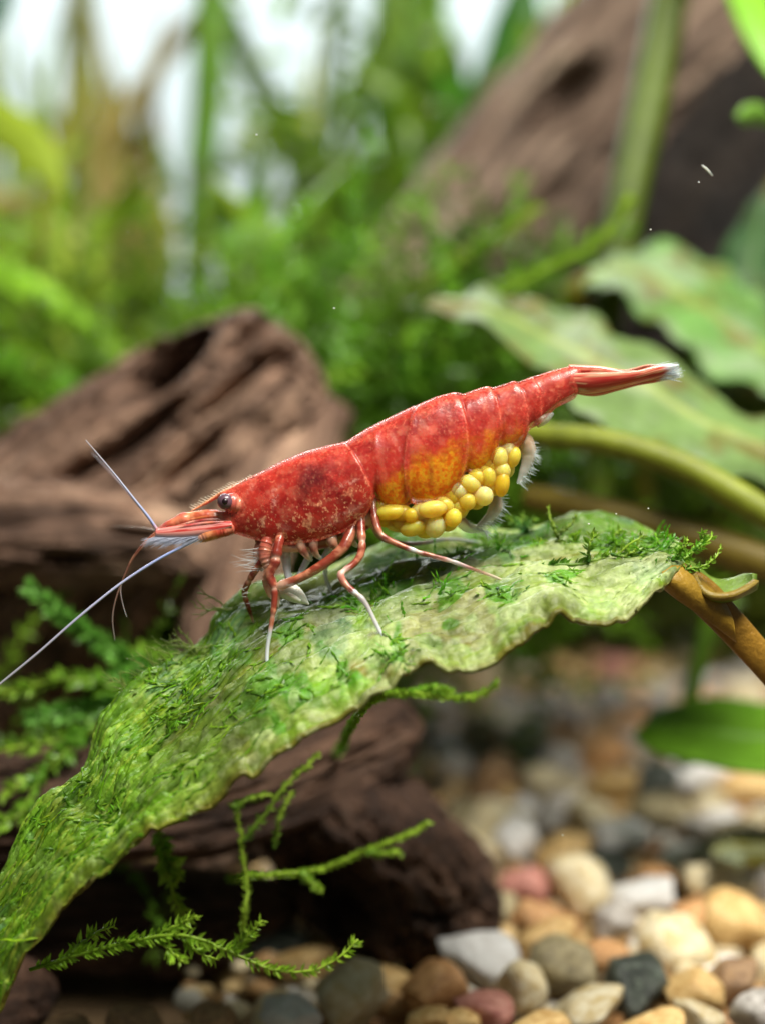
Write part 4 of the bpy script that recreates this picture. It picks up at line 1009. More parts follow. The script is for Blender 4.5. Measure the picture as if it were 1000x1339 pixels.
# ------------------------------------------------------------------ the shrimp
SD = 8.0                                              # distance of its mid-plane
PXC = SD / FPX                                        # centimetres per photo pixel there
foot, _ = on_leaf(450, 800)
SH = empty("shrimp", foot, "red shrimp carrying yellow eggs, standing on the long crinkled mossy leaf", "shrimp")
def S(px, py, lat):
    """side-view pixel and sideways offset in pixels (negative is the near side)"""
    px, py, lat = np.broadcast_arrays(np.asarray(px, float), np.asarray(py, float), np.asarray(lat, float))
    return P(px, py, np.full(px.shape, SD)) + FW * (lat * PXC)[..., None]
def poly(x, pts):
    a = np.array(pts, float); return np.interp(x, a[:, 0], a[:, 1])
def smoothed(y, k):
    w = np.ones(k) / k; return np.convolve(np.pad(y, k // 2, mode='edge'), w, mode='valid')[:len(y)]
xs = np.arange(249.0, 758.6, 0.8)
top = poly(xs, [(249, 668.5), (270, 655), (290, 642), (320, 627), (345, 615), (370, 602), (400, 590), (430, 582), (447, 578.5), (454, 576.5), (462, 571), (480, 560), (510, 545), (540, 531), (543, 530.5), (570, 518.5), (593, 513), (600, 513.5), (604, 515.5), (625, 508), (637, 505), (644, 507), (660, 502), (670, 498), (677, 499.5), (690, 494.5), (720, 485), (746, 478.5), (753, 479), (759, 483)])
bot = poly(xs, [(249, 669.5), (270, 659.5), (288, 650), (292, 652), (295, 664), (298, 686), (303, 696), (312, 699), (326, 703), (340, 707), (357, 711), (384, 712), (418, 707), (452, 695), (470, 684), (480, 673), (487, 661), (490.5, 648), (495, 658), (501, 666), (509, 670), (516, 671), (526, 668), (533, 663), (537, 658), (545, 661), (564, 661.5), (577, 658), (588, 652), (598, 641), (604, 630), (607.5, 616), (612, 620), (619, 622.5), (628, 622), (637, 616), (643, 608), (648, 594), (650, 588), (657, 590), (666, 590), (676, 586), (683, 579), (688, 566), (694, 560), (703, 556), (712, 547), (727, 533), (740, 527), (750, 522), (757, 512), (759, 506)])
top, bot = smoothed(top, 5), smoothed(bot, 5)
wid = smoothed(poly(xs, [(249, 1.2), (285, 4), (293, 9), (300, 17), (315, 25), (345, 34), (385, 43), (430, 47), (452, 46), (490, 44), (560, 45), (610, 38), (650, 31), (690, 25), (730, 19), (752, 16), (759, 11)]), 9)
ka, kb = 110, 40
a1 = np.linspace(0, math.radians(148), ka)
lat = np.sin(a1) ** 0.82; frac = (1 - np.cos(a1)) / (1 - math.cos(math.radians(148)))
u = np.linspace(0, 1, kb + 1)[1:]
lat = np.concatenate([lat, lat[-1] * (1 - u)]); frac = np.concatenate([frac, 1 - 0.16 * np.sin(u * math.pi / 2) ** 0.6])
lat = np.concatenate([-lat, lat[::-1][1:-1]]); frac = np.concatenate([frac, frac[::-1][1:-1]])     # near side down, far side back up
K = len(lat)
X = xs[:, None] + 0 * lat[None, :]
Y = top[:, None] + frac[None, :] * (bot - top)[:, None]
Lw = lat[None, :] * wid[:, None]
# overlapping plates: the lines where one shell plate rides over the next
def edge_x(y, pts):
    a = np.array(sorted(pts, key=lambda q: q[1]), float); return np.interp(y, a[:, 1], a[:, 0])
plate_edges = [([(448, 577), (460, 590), (472, 610), (483, 632), (491, 652)], +3.5), ([(547, 529), (536, 550), (529, 580), (526, 610), (528, 640), (538, 662)], -3.0), ([(592, 513), (602, 530), (608, 555), (610.5, 585), (608, 612), (601, 634)], +4.0),
               ([(638, 506), (647, 522), (652, 545), (653, 570), (648, 594)], +3.0), ([(672, 498), (682, 515), (688, 538), (689, 566)], +2.4), ([(693, 493), (702, 508), (707, 530), (706, 552)], +2.0)]
off = np.zeros_like(X)
for pts, h in plate_edges:
    ex_ = edge_x(Y, pts)
    if h > 0: off += h * (1 - sstep(-1.5, 2.5, X - ex_)) * sstep(-60, -4, X - ex_ ) 
    else: off += -h * sstep(-2.5, 1.5, X - ex_) * (1 - sstep(4, 60, X - ex_))
sgn = np.sign(Lw)
near_edge = np.minimum(np.abs(lat[None, :]) * 3, 1)
Lw = Lw + sgn * off * near_edge
# lumps of flesh and shell
gp = np.stack([X * 0.03, Y * 0.03, Lw * 0.03], -1)
Lw = Lw + sgn * 2.4 * (fbm(gp * 1.2, 4) - 0.5) * near_edge
V = S(X, Y, Lw)
c = np.ones(X.shape + (3,))
n1 = fbm(gp * 2.0 + 3, 4); n2 = fbm(gp * 7 + 9, 4); n3 = fbm(gp * 16 + 2, 3)
col = c * linv((196, 50, 40))
col = mixc(col, c * linv((160, 30, 30)), sstep(0.42, 0.62, n1) * 0.6)
col = mixc(col, c * linv((214, 76, 54)), 0.5 * sstep(0.5, 0.66, fbm(gp * 3.3 + 30, 4)))
fr2 = (frac[None, :] + 0 * X)
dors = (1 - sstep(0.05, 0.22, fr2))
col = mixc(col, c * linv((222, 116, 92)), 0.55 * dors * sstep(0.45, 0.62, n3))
col = mixc(col, c * linv((218, 92, 72)), 0.7 * (1 - sstep(300, 350, X)))
col = mixc(col, c * linv((206, 74, 58)), 0.55 * sstep(600, 700, X))
# orange flesh glowing through the lower plates
yl = poly(xs, [(485, 630), (500, 614), (530, 600), (560, 590), (590, 576), (604, 582), (612, 582), (640, 568), (650, 560), (680, 554), (700, 556)])[:, None]
om = sstep(-6, 30, Y - yl + 24 * (fbm(gp * 1.7 + 61, 3) - 0.5) * 2) * sstep(488, 500, X) * (1 - sstep(676, 696, X))
cell = sstep(0.36, 0.66, fbm(gp * 11 + 50, 4))
orange = mixc(c * linv((206, 88, 10)), c * linv((246, 158, 24)), cell)
orange = mixc(orange, c * linv((160, 44, 14)), 0.45 * sstep(0.5, 0.66, fbm(gp * 3.2 + 80, 3)))
col = mixc(col, orange, 0.92 * om * sstep(0.22, 0.40, fbm(gp * 2.2 + 14, 4) + 0.3 * om))
for (x0, y0, rx, ry, ang) in [(531, 648, 5, 26, -0.25), (562, 618, 4, 20, -0.3), (585, 600, 4, 16, -0.2), (650, 575, 3, 14, 0)]:
    ca_, sa_ = math.cos(ang), math.sin(ang)
    dx, dy = X - x0, Y - y0
    e_ = np.exp(-(((dx * ca_ + dy * sa_) / rx) ** 2 + ((-dx * sa_ + dy * ca_) / ry) ** 2))
    col = mixc(col, c * linv((168, 30, 22)), 0.8 * e_)
# dark organs and muscle behind the shell
for (x0, y0, rx, ry, k_) in [(522, 572, 12, 16, 0.5), (548, 556, 10, 14, 0.45), (578, 560, 12, 18, 0.4), (500, 590, 14, 16, 0.4), (618, 545, 12, 14, 0.35), (640, 538, 10, 14, 0.35), (668, 530, 10, 14, 0.3), (470, 610, 10, 22, 0.35), (540, 590, 16, 8, 0.35), (720, 505, 20, 8, 0.25), (370, 626, 10, 10, 0.3), (392, 660, 14, 12, 0.35), (412, 626, 16, 10, 0.75), (400, 634, 8, 18, 0.6), (428, 648, 34, 22, 0.35), (420, 612, 30, 8, 0.4)]:
    e_ = np.exp(-(((X - x0) / rx) ** 2 + ((Y - y0) / ry) ** 2) ** 1.3)
    col = mixc(col, c * linv((96, 14, 20)), k_ * e_ * (0.5 + n2))
# pale muscle bands slanting through the tail
for k_, (x0, y0) in enumerate([(486, 578), (508, 566), (530, 556), (556, 545), (580, 536), (606, 540), (630, 532), (655, 524), (680, 520), (704, 512), (728, 504)]):
    ang = -0.55; ca_, sa_ = math.cos(ang), math.sin(ang); dx, dy = X - x0, Y - y0
    e_ = np.exp(-(((dx * ca_ + dy * sa_) / 2.2) ** 2 + ((-dx * sa_ + dy * ca_) / 22) ** 2))
    col = mixc(col, c * linv((226, 120, 98)), 0.4 * e_ * sstep(0.35, 0.6, fbm(gp * 5 + 33 + k_, 3)))
# cream flecks
reg = sstep(0.42, 0.78, fr2) * sstep(312, 335, X) * (1 - sstep(468, 492, X))
fl = sstep(0.60, 0.66, fbm(gp * 5.0 + 70, 4)) * (0.85 * reg + 0.05) + sstep(0.645, 0.69, fbm(gp * 11 + 90, 3)) * (0.8 * reg + 0.25)
col = mixc(col, c * linv((232, 160, 118)), np.clip(fl, 0, 0.9) * (1 - om))
wv = fbm(gp * 9 + 120, 3)
for (x0, y0, rx, ry, ang, k_) in [(362, 652, 4, 12, 0.15, 0.8), (458, 632, 18, 3.2, -0.35, 0.7), (458, 668, 26, 4, -0.45, 0.75), (362, 640, 12, 3, -0.5, 0.4), (330, 640, 4, 10, 0.4, 0.35), (375, 690, 8, 5, 0.2, 0.55), (345, 684, 5, 7, 0, 0.4), (436, 684, 18, 3, -0.3, 0.5), (555, 560, 3, 18, -0.5, 0.35), (585, 545, 3, 18, -0.4, 0.35), (520, 585, 2.5, 20, -0.45, 0.35), (660, 540, 3, 12, 0.5, 0.3)]:
    ca_, sa_ = math.cos(ang), math.sin(ang); dx, dy = X - x0, Y - y0
    e_ = np.exp(-(((dx * ca_ + dy * sa_) / rx) ** 2 + ((-dx * sa_ + dy * ca_) / ry) ** 2))
    col = mixc(col, c * linv((236, 176, 158)), k_ * e_ * sstep(0.36, 0.56, wv))
# darker line past each plate edge, pale rim just before it
for pts, h in plate_edges:
    d_ = X - edge_x(Y, pts)
    d_ = d_ if h > 0 else -d_
    col = mixc(col, c * linv((128, 16, 18)), min(0.17 * abs(h), 0.5) * np.exp(-((d_ - 3.0) / 3.0) ** 2))
    col = mixc(col, c * linv((232, 130, 100)), min(0.18 * abs(h), 0.42) * np.exp(-((d_ + 1.2) / 1.7) ** 2) * sstep(0.30, 0.55, n2))
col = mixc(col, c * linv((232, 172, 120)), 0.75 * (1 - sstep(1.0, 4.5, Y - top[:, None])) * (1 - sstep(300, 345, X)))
# belly is pale
col = mixc(col, c * linv((200, 150, 110)), ((np.arange(K) > ka + 6) & (np.arange(K) < K - ka - 4))[None, :] * 0.7 + 0 * X)
mb = MB()
vv = np.concatenate([V.reshape(-1, 3), V[0].mean(0)[None], V[-1].mean(0)[None]])
f = grid_faces(len(xs), K, True).tolist(); nb = len(xs) * K
for j in range(K):
    f.append([nb, (j + 1) % K, j]); f.append([nb + 1, (len(xs) - 1) * K + j, (len(xs) - 1) * K + (j + 1) % K])
cc = np.concatenate([col.reshape(-1, 3), col[0].mean(0)[None], col[-1].mean(0)[None]])
# the clear shell: pigment lies in its grains, thinner over the orange plates and along the plate margins
alpha = 0.46 + 0.16 * dors - 0.16 * om - 0.20 * sstep(0.80, 0.99, fr2) * sstep(484, 500, X) + 0.35 * np.clip(fl, 0, 1) + 0.5 * (1 - sstep(296, 318, X))
alpha = alpha + 0.22 * (fbm(gp * 2.6 + 200, 4) - 0.5) * 2
for pts, h in plate_edges:                                             # doubled shell where plates overlap
    d_ = X - edge_x(Y, pts); d_ = d_ if h > 0 else -d_
    alpha = alpha + 0.20 * sstep(-9, -5, d_) * (1 - sstep(-1, 1, d_)) * min(abs(h) / 3, 1)
for pts, h in plate_edges:                                             # red pigment gathers in a band inside each plate's margin
    d_ = X - edge_x(Y, pts); d_ = d_ if h > 0 else -d_
    mg = np.exp(-((d_ + 5.5) / 3.2) ** 2) * sstep(0.45, 0.7, fr2) * (X > 500)
    col = mixc(col, c * linv((150, 34, 16)), 0.55 * mg); alpha = alpha + 0.25 * mg
low = np.exp(-((Y - bot[:, None] + 4) / 3.0) ** 2) * (X > 494) * (X < 690)
col = mixc(col, c * linv((176, 62, 12)), 0.5 * low); alpha = alpha + 0.15 * low
cc = np.concatenate([col.reshape(-1, 3), col[0].mean(0)[None], col[-1].mean(0)[None]])
alpha = np.clip(alpha, 0.15, 1)
ac = np.concatenate([alpha.ravel(), [1, 0.8]])[:, None]
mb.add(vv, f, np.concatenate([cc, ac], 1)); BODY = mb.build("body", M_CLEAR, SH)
# flesh seen through it
use = (xs >= 298) & (np.arange(len(xs)) % 2 == 0)
Xf, Yf = X[use], (top[:, None] + 3.5 + frac[None, :] * (bot - top - np.where(xs > 486, 11, 6))[:, None])[use]
Lf = (lat[None, :] * np.maximum(wid - 5, 1.5)[:, None])[use]
gf = np.stack([Xf * 0.03, Yf * 0.03, Lf * 0.03], -1); of = np.ones(Xf.shape + (3,))
cf = of * linv((206, 64, 48)); cf = mixc(cf, of * linv((156, 26, 28)), 0.75 * sstep(0.4, 0.64, fbm(gf * 1.6 + 7, 4))); cf = mixc(cf, of * linv((238, 140, 110)), 0.6 * sstep(0.5, 0.66, fbm(gf * 2.6 + 27, 4)))
omf = om[use]; cell2 = sstep(0.36, 0.66, fbm(gf * 9 + 50, 4))
orf = mixc(of * linv((236, 124, 14)), of * linv((254, 196, 44)), cell2); orf = mixc(orf, of * linv((176, 60, 12)), 0.5 * sstep(0.5, 0.64, fbm(gf * 3 + 8, 3)))
cf = mixc(cf, orf, omf)
for (x0, y0, rx, ry, k_) in [(412, 628, 20, 14, 0.9), (398, 640, 10, 22, 0.7), (432, 648, 36, 22, 0.45), (420, 614, 34, 10, 0.6), (560, 545, 60, 7, 0.4), (650, 520, 60, 5, 0.35), (531, 648, 5, 24, 0.6), (562, 618, 4, 20, 0.5)]:
    e_ = np.exp(-(((Xf - x0) / rx) ** 2 + ((Yf - y0 - np.where(x0 > 540, (x0 - Xf) * 0.28, 0)) / ry) ** 2) ** 1.3)
    cf = mixc(cf, of * linv((84, 10, 18)), k_ * e_)
Vf = S(Xf, Yf, Lf); nf = Vf.shape[0]
ff = grid_faces(nf, K, True).tolist()
for j in range(K):
    ff.append([nf * K, (j + 1) % K, j]); ff.append([nf * K + 1, (nf - 1) * K + j, (nf - 1) * K + (j + 1) % K])
mb = MB(); mb.add(np.concatenate([Vf.reshape(-1, 3), Vf[0].mean(0)[None], Vf[-1].mean(0)[None]]), ff, np.concatenate([cf.reshape(-1, 3), cf[0].mean(0)[None], cf[-1].mean(0)[None]]))
mb.build("flesh", M_FLESH, BODY)

def limb(name, rows, colors, lat_rows=None, k=12, n=70, parent=None, mat=None, flat=1.0):
    """rows: (px, py, lateral px, radius px); colors: (position 0..1, (r, g, b), alpha)"""
    a = np.array(rows, float)
    q = catmull(a, n)
    p = S(q[:, 0], q[:, 1], q[:, 2])
    return limb_pts(name, p, q[:, 3] * PXC, colors, k, parent, mat, flat)
def limb_pts(name, p, r, colors, k=12, parent=None, mat=None, flat=1.0, joints=()):
    n = len(p)
    ln = np.concatenate([[0], np.cumsum(np.linalg.norm(np.diff(p, axis=0), axis=1))]); u = ln / ln[-1]
    cs = np.array([list(linv(q[1])) + [q[2] if len(q) > 2 else 1.0] for q in colors]); us = [q[0] for q in colors]
    cc = np.stack([np.interp(u, us, cs[:, j]) for j in range(4)], 1)
    cc[:, 3] = np.clip(cc[:, 3], 0.05, 1)
    r = r * (0.90 + 0.22 * fbm(np.stack([u * 16, np.full(n, p[0, 0] * 9), np.full(n, p[0, 2] * 7)], -1), 2))
    for uj in joints:                              # narrow, pale joint between two swollen ends
        r = r * (1 - 0.17 * np.exp(-((u - uj) / 0.012) ** 2) + 0.08 * np.exp(-((np.abs(u - uj) - 0.035) / 0.016) ** 2))
        w_ = 0.55 * np.exp(-((u - uj) / 0.014) ** 2)
        cc[:, :3] = cc[:, :3] * (1 - w_[:, None]) + linv((222, 186, 164)) * w_[:, None]
    b = MB(); tube(b, p, r, k, cc, flat=flat)
    vv = b.v[0]; C4 = b.c[0]                      # mottling, with clear edges where the shell has no pigment
    mot = sstep(0.50, 0.64, fbm(vv * 22 + 5, 4)); drk = sstep(0.5, 0.66, fbm(vv * 15 + 15, 3))
    red = np.clip((C4[:, 0] - 1.6 * C4[:, 2]) * 4, 0, 1)
    C4[:, :3] = mixc(C4[:, :3], C4[:, :3] * 0.45, 0.6 * drk * red)
    C4[:, :3] = mixc(C4[:, :3], np.ones_like(vv) * linv((222, 168, 128)), 0.35 * mot * red)
    C4[:, 3] = C4[:, 3] * (1 - 0.3 * red * (1 - mot))
    return b.build(name, mat or M_LIMB, parent or SH)
def knee(rows):
    """swell the joints a little"""
    return rows
RB = (132, 46, 34); RB2 = (118, 42, 32); PALE = (196, 202, 204); CREAM = (214, 178, 150); PK = (206, 96, 78)
def leg(rows, tip, colors, n=140, joints=(0.24, 0.47, 0.66)):
    """the last row's foot stands on the leaf at pixel tip"""
    q = catmull(np.array(rows, float), n)
    p = S(q[:, 0], q[:, 1], q[:, 2]); r = q[:, 3] * PXC
    ft, _ = on_leaf(*tip, 0.004)
    if ft is not None:
        shift = ((ft - p[-1]) @ FW)
        w = np.linspace(0, 1, n) ** 1.6
        d = (p - CAMP) @ FW
        X_, Y_, _ = proj(p); Z = d + shift * w
        p = P(X_, Y_, Z)
    return limb_pts("walking_leg", p, r * 0.74, colors, 14, joints=joints)
# front clawed leg
leg([(364, 704, -12, 7), (358, 716, -22, 7), (350, 730, -28, 7.5), (341, 738, -30, 6.5), (331, 754, -32, 5.8), (324, 768, -32, 5.4), (323, 776, -32, 5), (327, 790, -32, 4.6), (331, 802, -32, 3.2), (335, 815, -32, 1.0)], (335, 815),
    [(0, PK), (0.3, RB), (0.6, (148, 54, 38)), (0.85, RB2), (0.93, CREAM), (1, PALE, 0.7)])
# main front leg with the thick wrist
leg([(372, 692, -16, 8), (368, 704, -28, 8.5), (365, 718, -34, 8.8), (362, 735, -36, 9), (355, 750, -37, 8), (360, 764, -38, 6.4), (362, 776, -38, 5.6), (361, 790, -38, 5.2), (359, 806, -38, 4.4), (356, 824, -38, 3.8), (353, 842, -38, 3.4), (352, 860, -38, 3.0), (353, 866, -38, 1.2)], (353, 866),
    [(0, (200, 80, 60)), (0.2, RB), (0.5, (144, 54, 40)), (0.6, (140, 58, 42)), (0.72, (190, 120, 90), 0.85), (0.78, PALE, 0.6), (1, (226, 230, 236), 0.75)])
limb("claw", [(352, 744, -30, 4), (354, 756, -31, 9), (358, 770, -31, 9), (364, 782, -31, 5), (366, 792, -31, 1.5)], [(0, (176, 90, 66)), (0.5, (196, 140, 112), 0.85), (1, (214, 190, 170), 0.7)])
# leg reaching forward under the carapace
limb("walking_leg", [(468, 676, -12, 7), (461, 692, -22, 7.5), (455, 706, -31, 7.4), (449, 716, -36, 7.2), (432, 731, -40, 6.6), (408, 747, -42, 6.2), (388, 757, -41, 6), (372, 763, -40, 6), (364, 766, -39, 4)],
     [(0, CREAM), (0.15, RB), (0.5, (148, 62, 44)), (0.85, (156, 68, 48)), (1, CREAM)])
leg([(472, 664, -12, 8), (472, 682, -24, 8), (473, 698, -34, 7.4), (474, 712, -40, 6.8), (471, 726, -44, 6.4), (462, 737, -47, 6), (452, 744, -50, 6), (447, 750, -52, 6.4), (452, 760, -53, 5.8), (463, 771, -55, 5.2), (472, 778, -56, 5), (480, 788, -57, 4.2), (488, 804, -58, 3.8), (496, 820, -58, 3.4), (502, 832, -58, 3.2), (506, 838, -58, 1)], (505, 837),
    [(0, CREAM), (0.12, RB), (0.42, (156, 58, 42)), (0.47, (226, 196, 186)), (0.52, (206, 130, 112)), (0.62, RB), (0.64, PALE), (0.72, (190, 180, 182), 0.6), (0.9, (216, 218, 224), 0.7), (1, (236, 240, 244), 0.8)])
leg([(488, 650, -12, 8), (489, 670, -24, 8), (493, 688, -35, 6.6), (500, 700, -42, 5.6), (520, 711, -46, 5.2), (546, 721, -50, 4.8), (558, 724, -52, 4.4), (590, 733, -56, 3.8), (620, 744, -60, 3.0), (642, 752, -62, 2.4), (658, 759, -63, 1.6)], (658, 759),
    [(0, (206, 160, 130)), (0.1, RB), (0.4, (158, 68, 50)), (0.44, PALE), (0.5, RB), (0.62, (196, 130, 110), 0.8), (0.66, PALE, 0.7), (0.8, (180, 96, 80), 0.7), (0.9, (210, 190, 170), 0.6), (1, (226, 220, 200), 0.7)])
# far side legs, mostly hidden
leg([(470, 690, 26, 8), (455, 712, 34, 6), (430, 730, 40, 5), (424, 752, 44, 4), (430, 772, 48, 3), (436, 782, 50, 1.5)], (436, 782), [(0, CREAM), (0.3, RB), (0.6, PALE, 0.7), (1, PALE, 0.6)])
leg([(486, 680, 26, 8), (500, 704, 36, 6), (540, 712, 46, 4), (590, 706, 60, 3.4), (640, 712, 70, 2)], (640, 712), [(0, CREAM), (0.3, RB), (0.6, PALE, 0.7), (1, PALE, 0.6)])
limb("walking_leg", [(372, 712, 6, 7), (374, 730, 4, 6), (376, 748, 2, 5), (380, 762, 0, 5)], [(0, CREAM), (0.4, PALE, 0.8), (1, (206, 214, 226), 0.8)])
limb("claw", [(366, 764, -18, 8), (376, 770, -20, 12), (388, 777, -20, 11), (397, 783, -20, 6.5), (405, 789, -20, 1)], [(0, (206, 186, 168), 0.9), (0.4, (216, 216, 204), 0.9), (1, (232, 232, 226), 0.9)])
limb("claw", [(372, 771, -28, 2.5), (384, 778, -30, 3.5), (394, 784, -28, 2)], [(0, (236, 224, 196)), (1, (240, 236, 226))])
limb("walking_leg", [(410, 712, 4, 6), (404, 728, 0, 5), (396, 744, -4, 4), (390, 756, -8, 3.4)], [(0, CREAM), (0.4, PALE, 0.7), (1, (206, 214, 226), 0.7)])
limb("walking_leg", [(436, 708, 4, 6), (428, 722, 2, 4.5), (420, 734, 0, 3.5)], [(0, CREAM), (0.5, PALE, 0.7), (1, (206, 214, 226), 0.6)])
# pale underside with brown blotches, the leg bases
q = catmull(np.array([(336, 702, 0, 8), (360, 706, 0, 15), (400, 704, 0, 17), (440, 695, 0, 17), (475, 677, 0, 16), (492, 662, 0, 12), (500, 656, 0, 5)], float), 90)
p_ = S(q[:, 0], q[:, 1], q[:, 2]); b = MB()
tube(b, p_, q[:, 3] * PXC, 40, None, flat=1.2, flat_dir=FW)
vv = b.v[0]; bl = sstep(0.54, 0.6, fbm(vv * 13 + 4, 3))
b.c = [np.concatenate([mixc(np.ones_like(vv) * linv((206, 150, 120)), np.ones_like(vv) * linv((138, 50, 36)), bl), np.full((len(vv), 1), 1.0)], 1)]
b.build("underside", M_LIMB, SH)
for (x0, y0, x1, y1, r0) in [(392, 702, 398, 726, 8), (412, 700, 410, 724, 8), (434, 698, 436, 716, 9), (454, 692, 457, 708, 9)]:
    limb("leg_base", [(x0, y0 - 8, -12, r0 * 0.8), ((x0 + x1) / 2, (y0 + y1) / 2, -22, r0 * 0.8), (x1 + 4, y1, -20, r0 * 0.5), (x1 + 10, y1 + 6, -12, 2.5)], [(0, (206, 140, 116), 0.9), (0.4, (214, 176, 150), 0.8), (0.6, (140, 60, 44), 0.95), (0.8, CREAM, 0.7), (1, PALE, 0.5)], n=24)
limb("mouth_leg", [(352, 704, -20, 9), (348, 722, -24, 8), (352, 738, -26, 6.5), (358, 746, -26, 4)], [(0, PK), (0.5, (196, 110, 90)), (1, CREAM)])
limb("mouth_leg", [(346, 706, -6, 8), (338, 720, -8, 6), (338, 736, -8, 4), (344, 746, -8, 2)], [(0, PK), (0.5, (206, 160, 140), 0.8), (1, PALE, 0.7)])
rs = np.random.default_rng(9)
def hair(mb, p0, d, L, r=0.8, col=(226, 226, 230), bend=0.15, alpha=0.75):
    d = np.asarray(d, float); w = np.linspace(0, 1, 6)[:, None]
    p = p0 + d * L * w + rand_dirs(1, rs)[0] * L * bend * w ** 2
    tube(mb, p, np.linspace(r, r * 0.3, 6) * PXC, 4, np.array(list(linv(col)) + [alpha]))
mb = MB()
for _ in range(26):
    x0, y0 = rs.uniform(332, 350), rs.uniform(712, 748)
    hair(mb, S(x0, y0, -20), -RT * 1.0 + UP * rs.uniform(-.3, .2) + FW * rs.uniform(-.3, .3), rs.uniform(12, 34) * PXC, 0.45, (206, 206, 206), 0.25, 0.5)
for _ in range(10):
    hair(mb, S(rs.uniform(320, 330), rs.uniform(760, 790), -32), -RT + UP * rs.uniform(-.6, .8), rs.uniform(4, 8) * PXC, 0.4, (206, 200, 196), 0.2, 0.5)
tag(mb.build("mouth_bristles", M_LIMB, SH), kind="stuff")

# head: eyes, feelers and their bases
def eye(lat, sg):
    c0 = S(297.5, 656, lat)
    b = MB(); ellipsoid(b, c0, (RT * 10.4 * PXC, UP * 10.6 * PXC, FW * 9.6 * PXC), 28, 20, linv((98, 72, 84))); e_ = b.build("eye", M_EYE, SH)
    b = MB(); ellipsoid(b, c0 + FW * sg * 5.0 * PXC + RT * 0.3 * PXC, (RT * 5.2 * PXC, UP * 5.4 * PXC, FW * 5.9 * PXC), 24, 16, linv((34, 18, 24))); b.build("pupil", M_EYE, e_)
    limb("eye_stalk", [(322, 664, lat * 0.4, 9), (312, 660, lat * 0.6, 11.5), (305, 657.5, lat * 0.66, 13), (300, 656.5, lat * 0.62, 12)], [(0, (206, 78, 62)), (0.6, (226, 110, 96)), (1, (214, 104, 96))], n=30, k=20)
eye(-27, -1); eye(27, 1)
for sg in (-1, 1):
    L0 = 9 * sg
    limb("feeler_base", [(308, 678, L0 * 1.2, 8), (290, 677, L0 * 1.1, 9), (276, 676, L0, 10), (262, 678, L0, 10.5), (252, 678, L0, 9), (243, 680, L0, 10), (232, 684, L0, 8.2), (228, 686, L0, 8.2), (218, 690, L0, 6.4), (211, 693, L0, 4.6), (205, 695, L0, 2.2)],
         [(0, PK), (0.2, (226, 110, 90)), (0.45, (222, 96, 60)), (0.55, (236, 140, 90)), (0.6, (210, 70, 56)), (0.75, (232, 120, 84)), (0.85, (200, 76, 66)), (1, (206, 150, 140))], k=18)
    limb("feeler_base", [(306, 690, L0 * 1.7, 8), (290, 694, L0 * 1.9, 9), (276, 698, L0 * 2.0, 8.5), (266, 702, L0 * 2.0, 7.5), (262, 704, L0 * 2, 6)], [(0, PK), (0.4, (214, 80, 60)), (0.7, (236, 140, 80)), (0.9, (226, 150, 120)), (1, (226, 190, 180))], k=18)
    for kk, (dy, la_, rr, cA, cB) in enumerate([(-7.5, 13, 2.6, (226, 110, 84), (240, 150, 110)), (-3.5, 17, 2.2, (236, 140, 80), (226, 84, 60)), (0.5, 19, 2.0, (190, 60, 60), (236, 170, 160)), (4, 24, 1.8, (236, 150, 150), (206, 70, 64)), (7, 23, 1.6, (150, 60, 70), (226, 160, 160))]):
        limb("feeler_ridge", [(304, 680 + dy * 0.7, sg * la_ * 0.8, rr), (284, 679 + dy, sg * la_, rr * 1.2), (262, 681 + dy, sg * la_, rr * 1.2), (240, 686 + dy * 0.8, sg * la_ * 0.9, rr), (222, 691 + dy * 0.5, sg * la_ * 0.7, rr * 0.7), (209, 695 + dy * 0.2, sg * la_ * 0.5, rr * 0.3)],
             [(0, cA), (0.25, cB), (0.4, cA), (0.55, cB), (0.7, cA), (0.85, cB), (1, (226, 190, 190))], k=8)
    # the flat scale beside the feelers, with its pale fringe
    nu, nv = 60, 14
    ut = np.linspace(0, 1, nu)[:, None]; vt = np.linspace(-1, 1, nv)[None, :]
    half = 8.5 * np.sqrt(np.clip(1 - (1.7 * ut - 0.9) ** 4 * 0.9, 0.02, 1)) * (0.55 + 0.45 * np.sin(ut * math.pi) ** 0.6)
    ax = 306 - 100 * ut + 0 * vt; ay = 686 + 11 * ut + 5 * np.sin(ut * math.pi) * 0.4 + vt * half
    al = sg * (22 + 4 * np.sin(ut * math.pi) - 8 * ut + 0 * vt) + sg * 3 * (1 - vt * vt)
    g = S(ax, ay, al)
    strk = fbm(np.stack([ut * 2 + 0 * vt, vt * 5 + 0 * ut, 0 * ut * vt + sg], -1), 3)
    cs_ = np.ones((nu, nv, 3)); cl_ = mixc(cs_ * linv((206, 60, 54)), cs_ * linv((240, 160, 150)), sstep(0.42, 0.6, strk))
    cl_ = mixc(cl_, cs_ * linv((120, 60, 70)), 0.5 * np.exp(-((vt + 0.55) / 0.2) ** 2) * np.ones_like(strk))
    cl_ = mixc(cl_, cs_ * linv((216, 206, 216)), 0.85 * sstep(0.1, 0.7, vt - 0.3 * (1 - ut)) * np.ones_like(strk))
    al4 = 1 - 0.35 * sstep(0.2, 0.9, vt) * np.ones_like(strk)
    b = MB(); sheet(b, g, 1.6 * PXC, np.concatenate([cl_, al4[..., None]], 2).reshape(-1, 4)); sc_ = b.build("feeler_scale", M_LIMB, SH)
    b = MB()
    for kk in range(240):
        w = rs.uniform(0.2, 1.0); i_ = int(w * (nu - 1))
        hair(b, g[i_, nv - 1 - int(rs.integers(0, 2))], -RT * rs.uniform(0.7, 1.1) - UP * rs.uniform(0.15, 0.6), rs.uniform(12, 28) * PXC, 0.6, (206, 208, 228), 0.06, 0.55)
    tag(b.build("fringe", M_LIMB, sc_), kind="stuff")
def flag(name, rows, colors, n=90, k=8): return limb(name, [(*q[:3], q[3] * 0.52) for q in rows], colors, n=n, k=k)
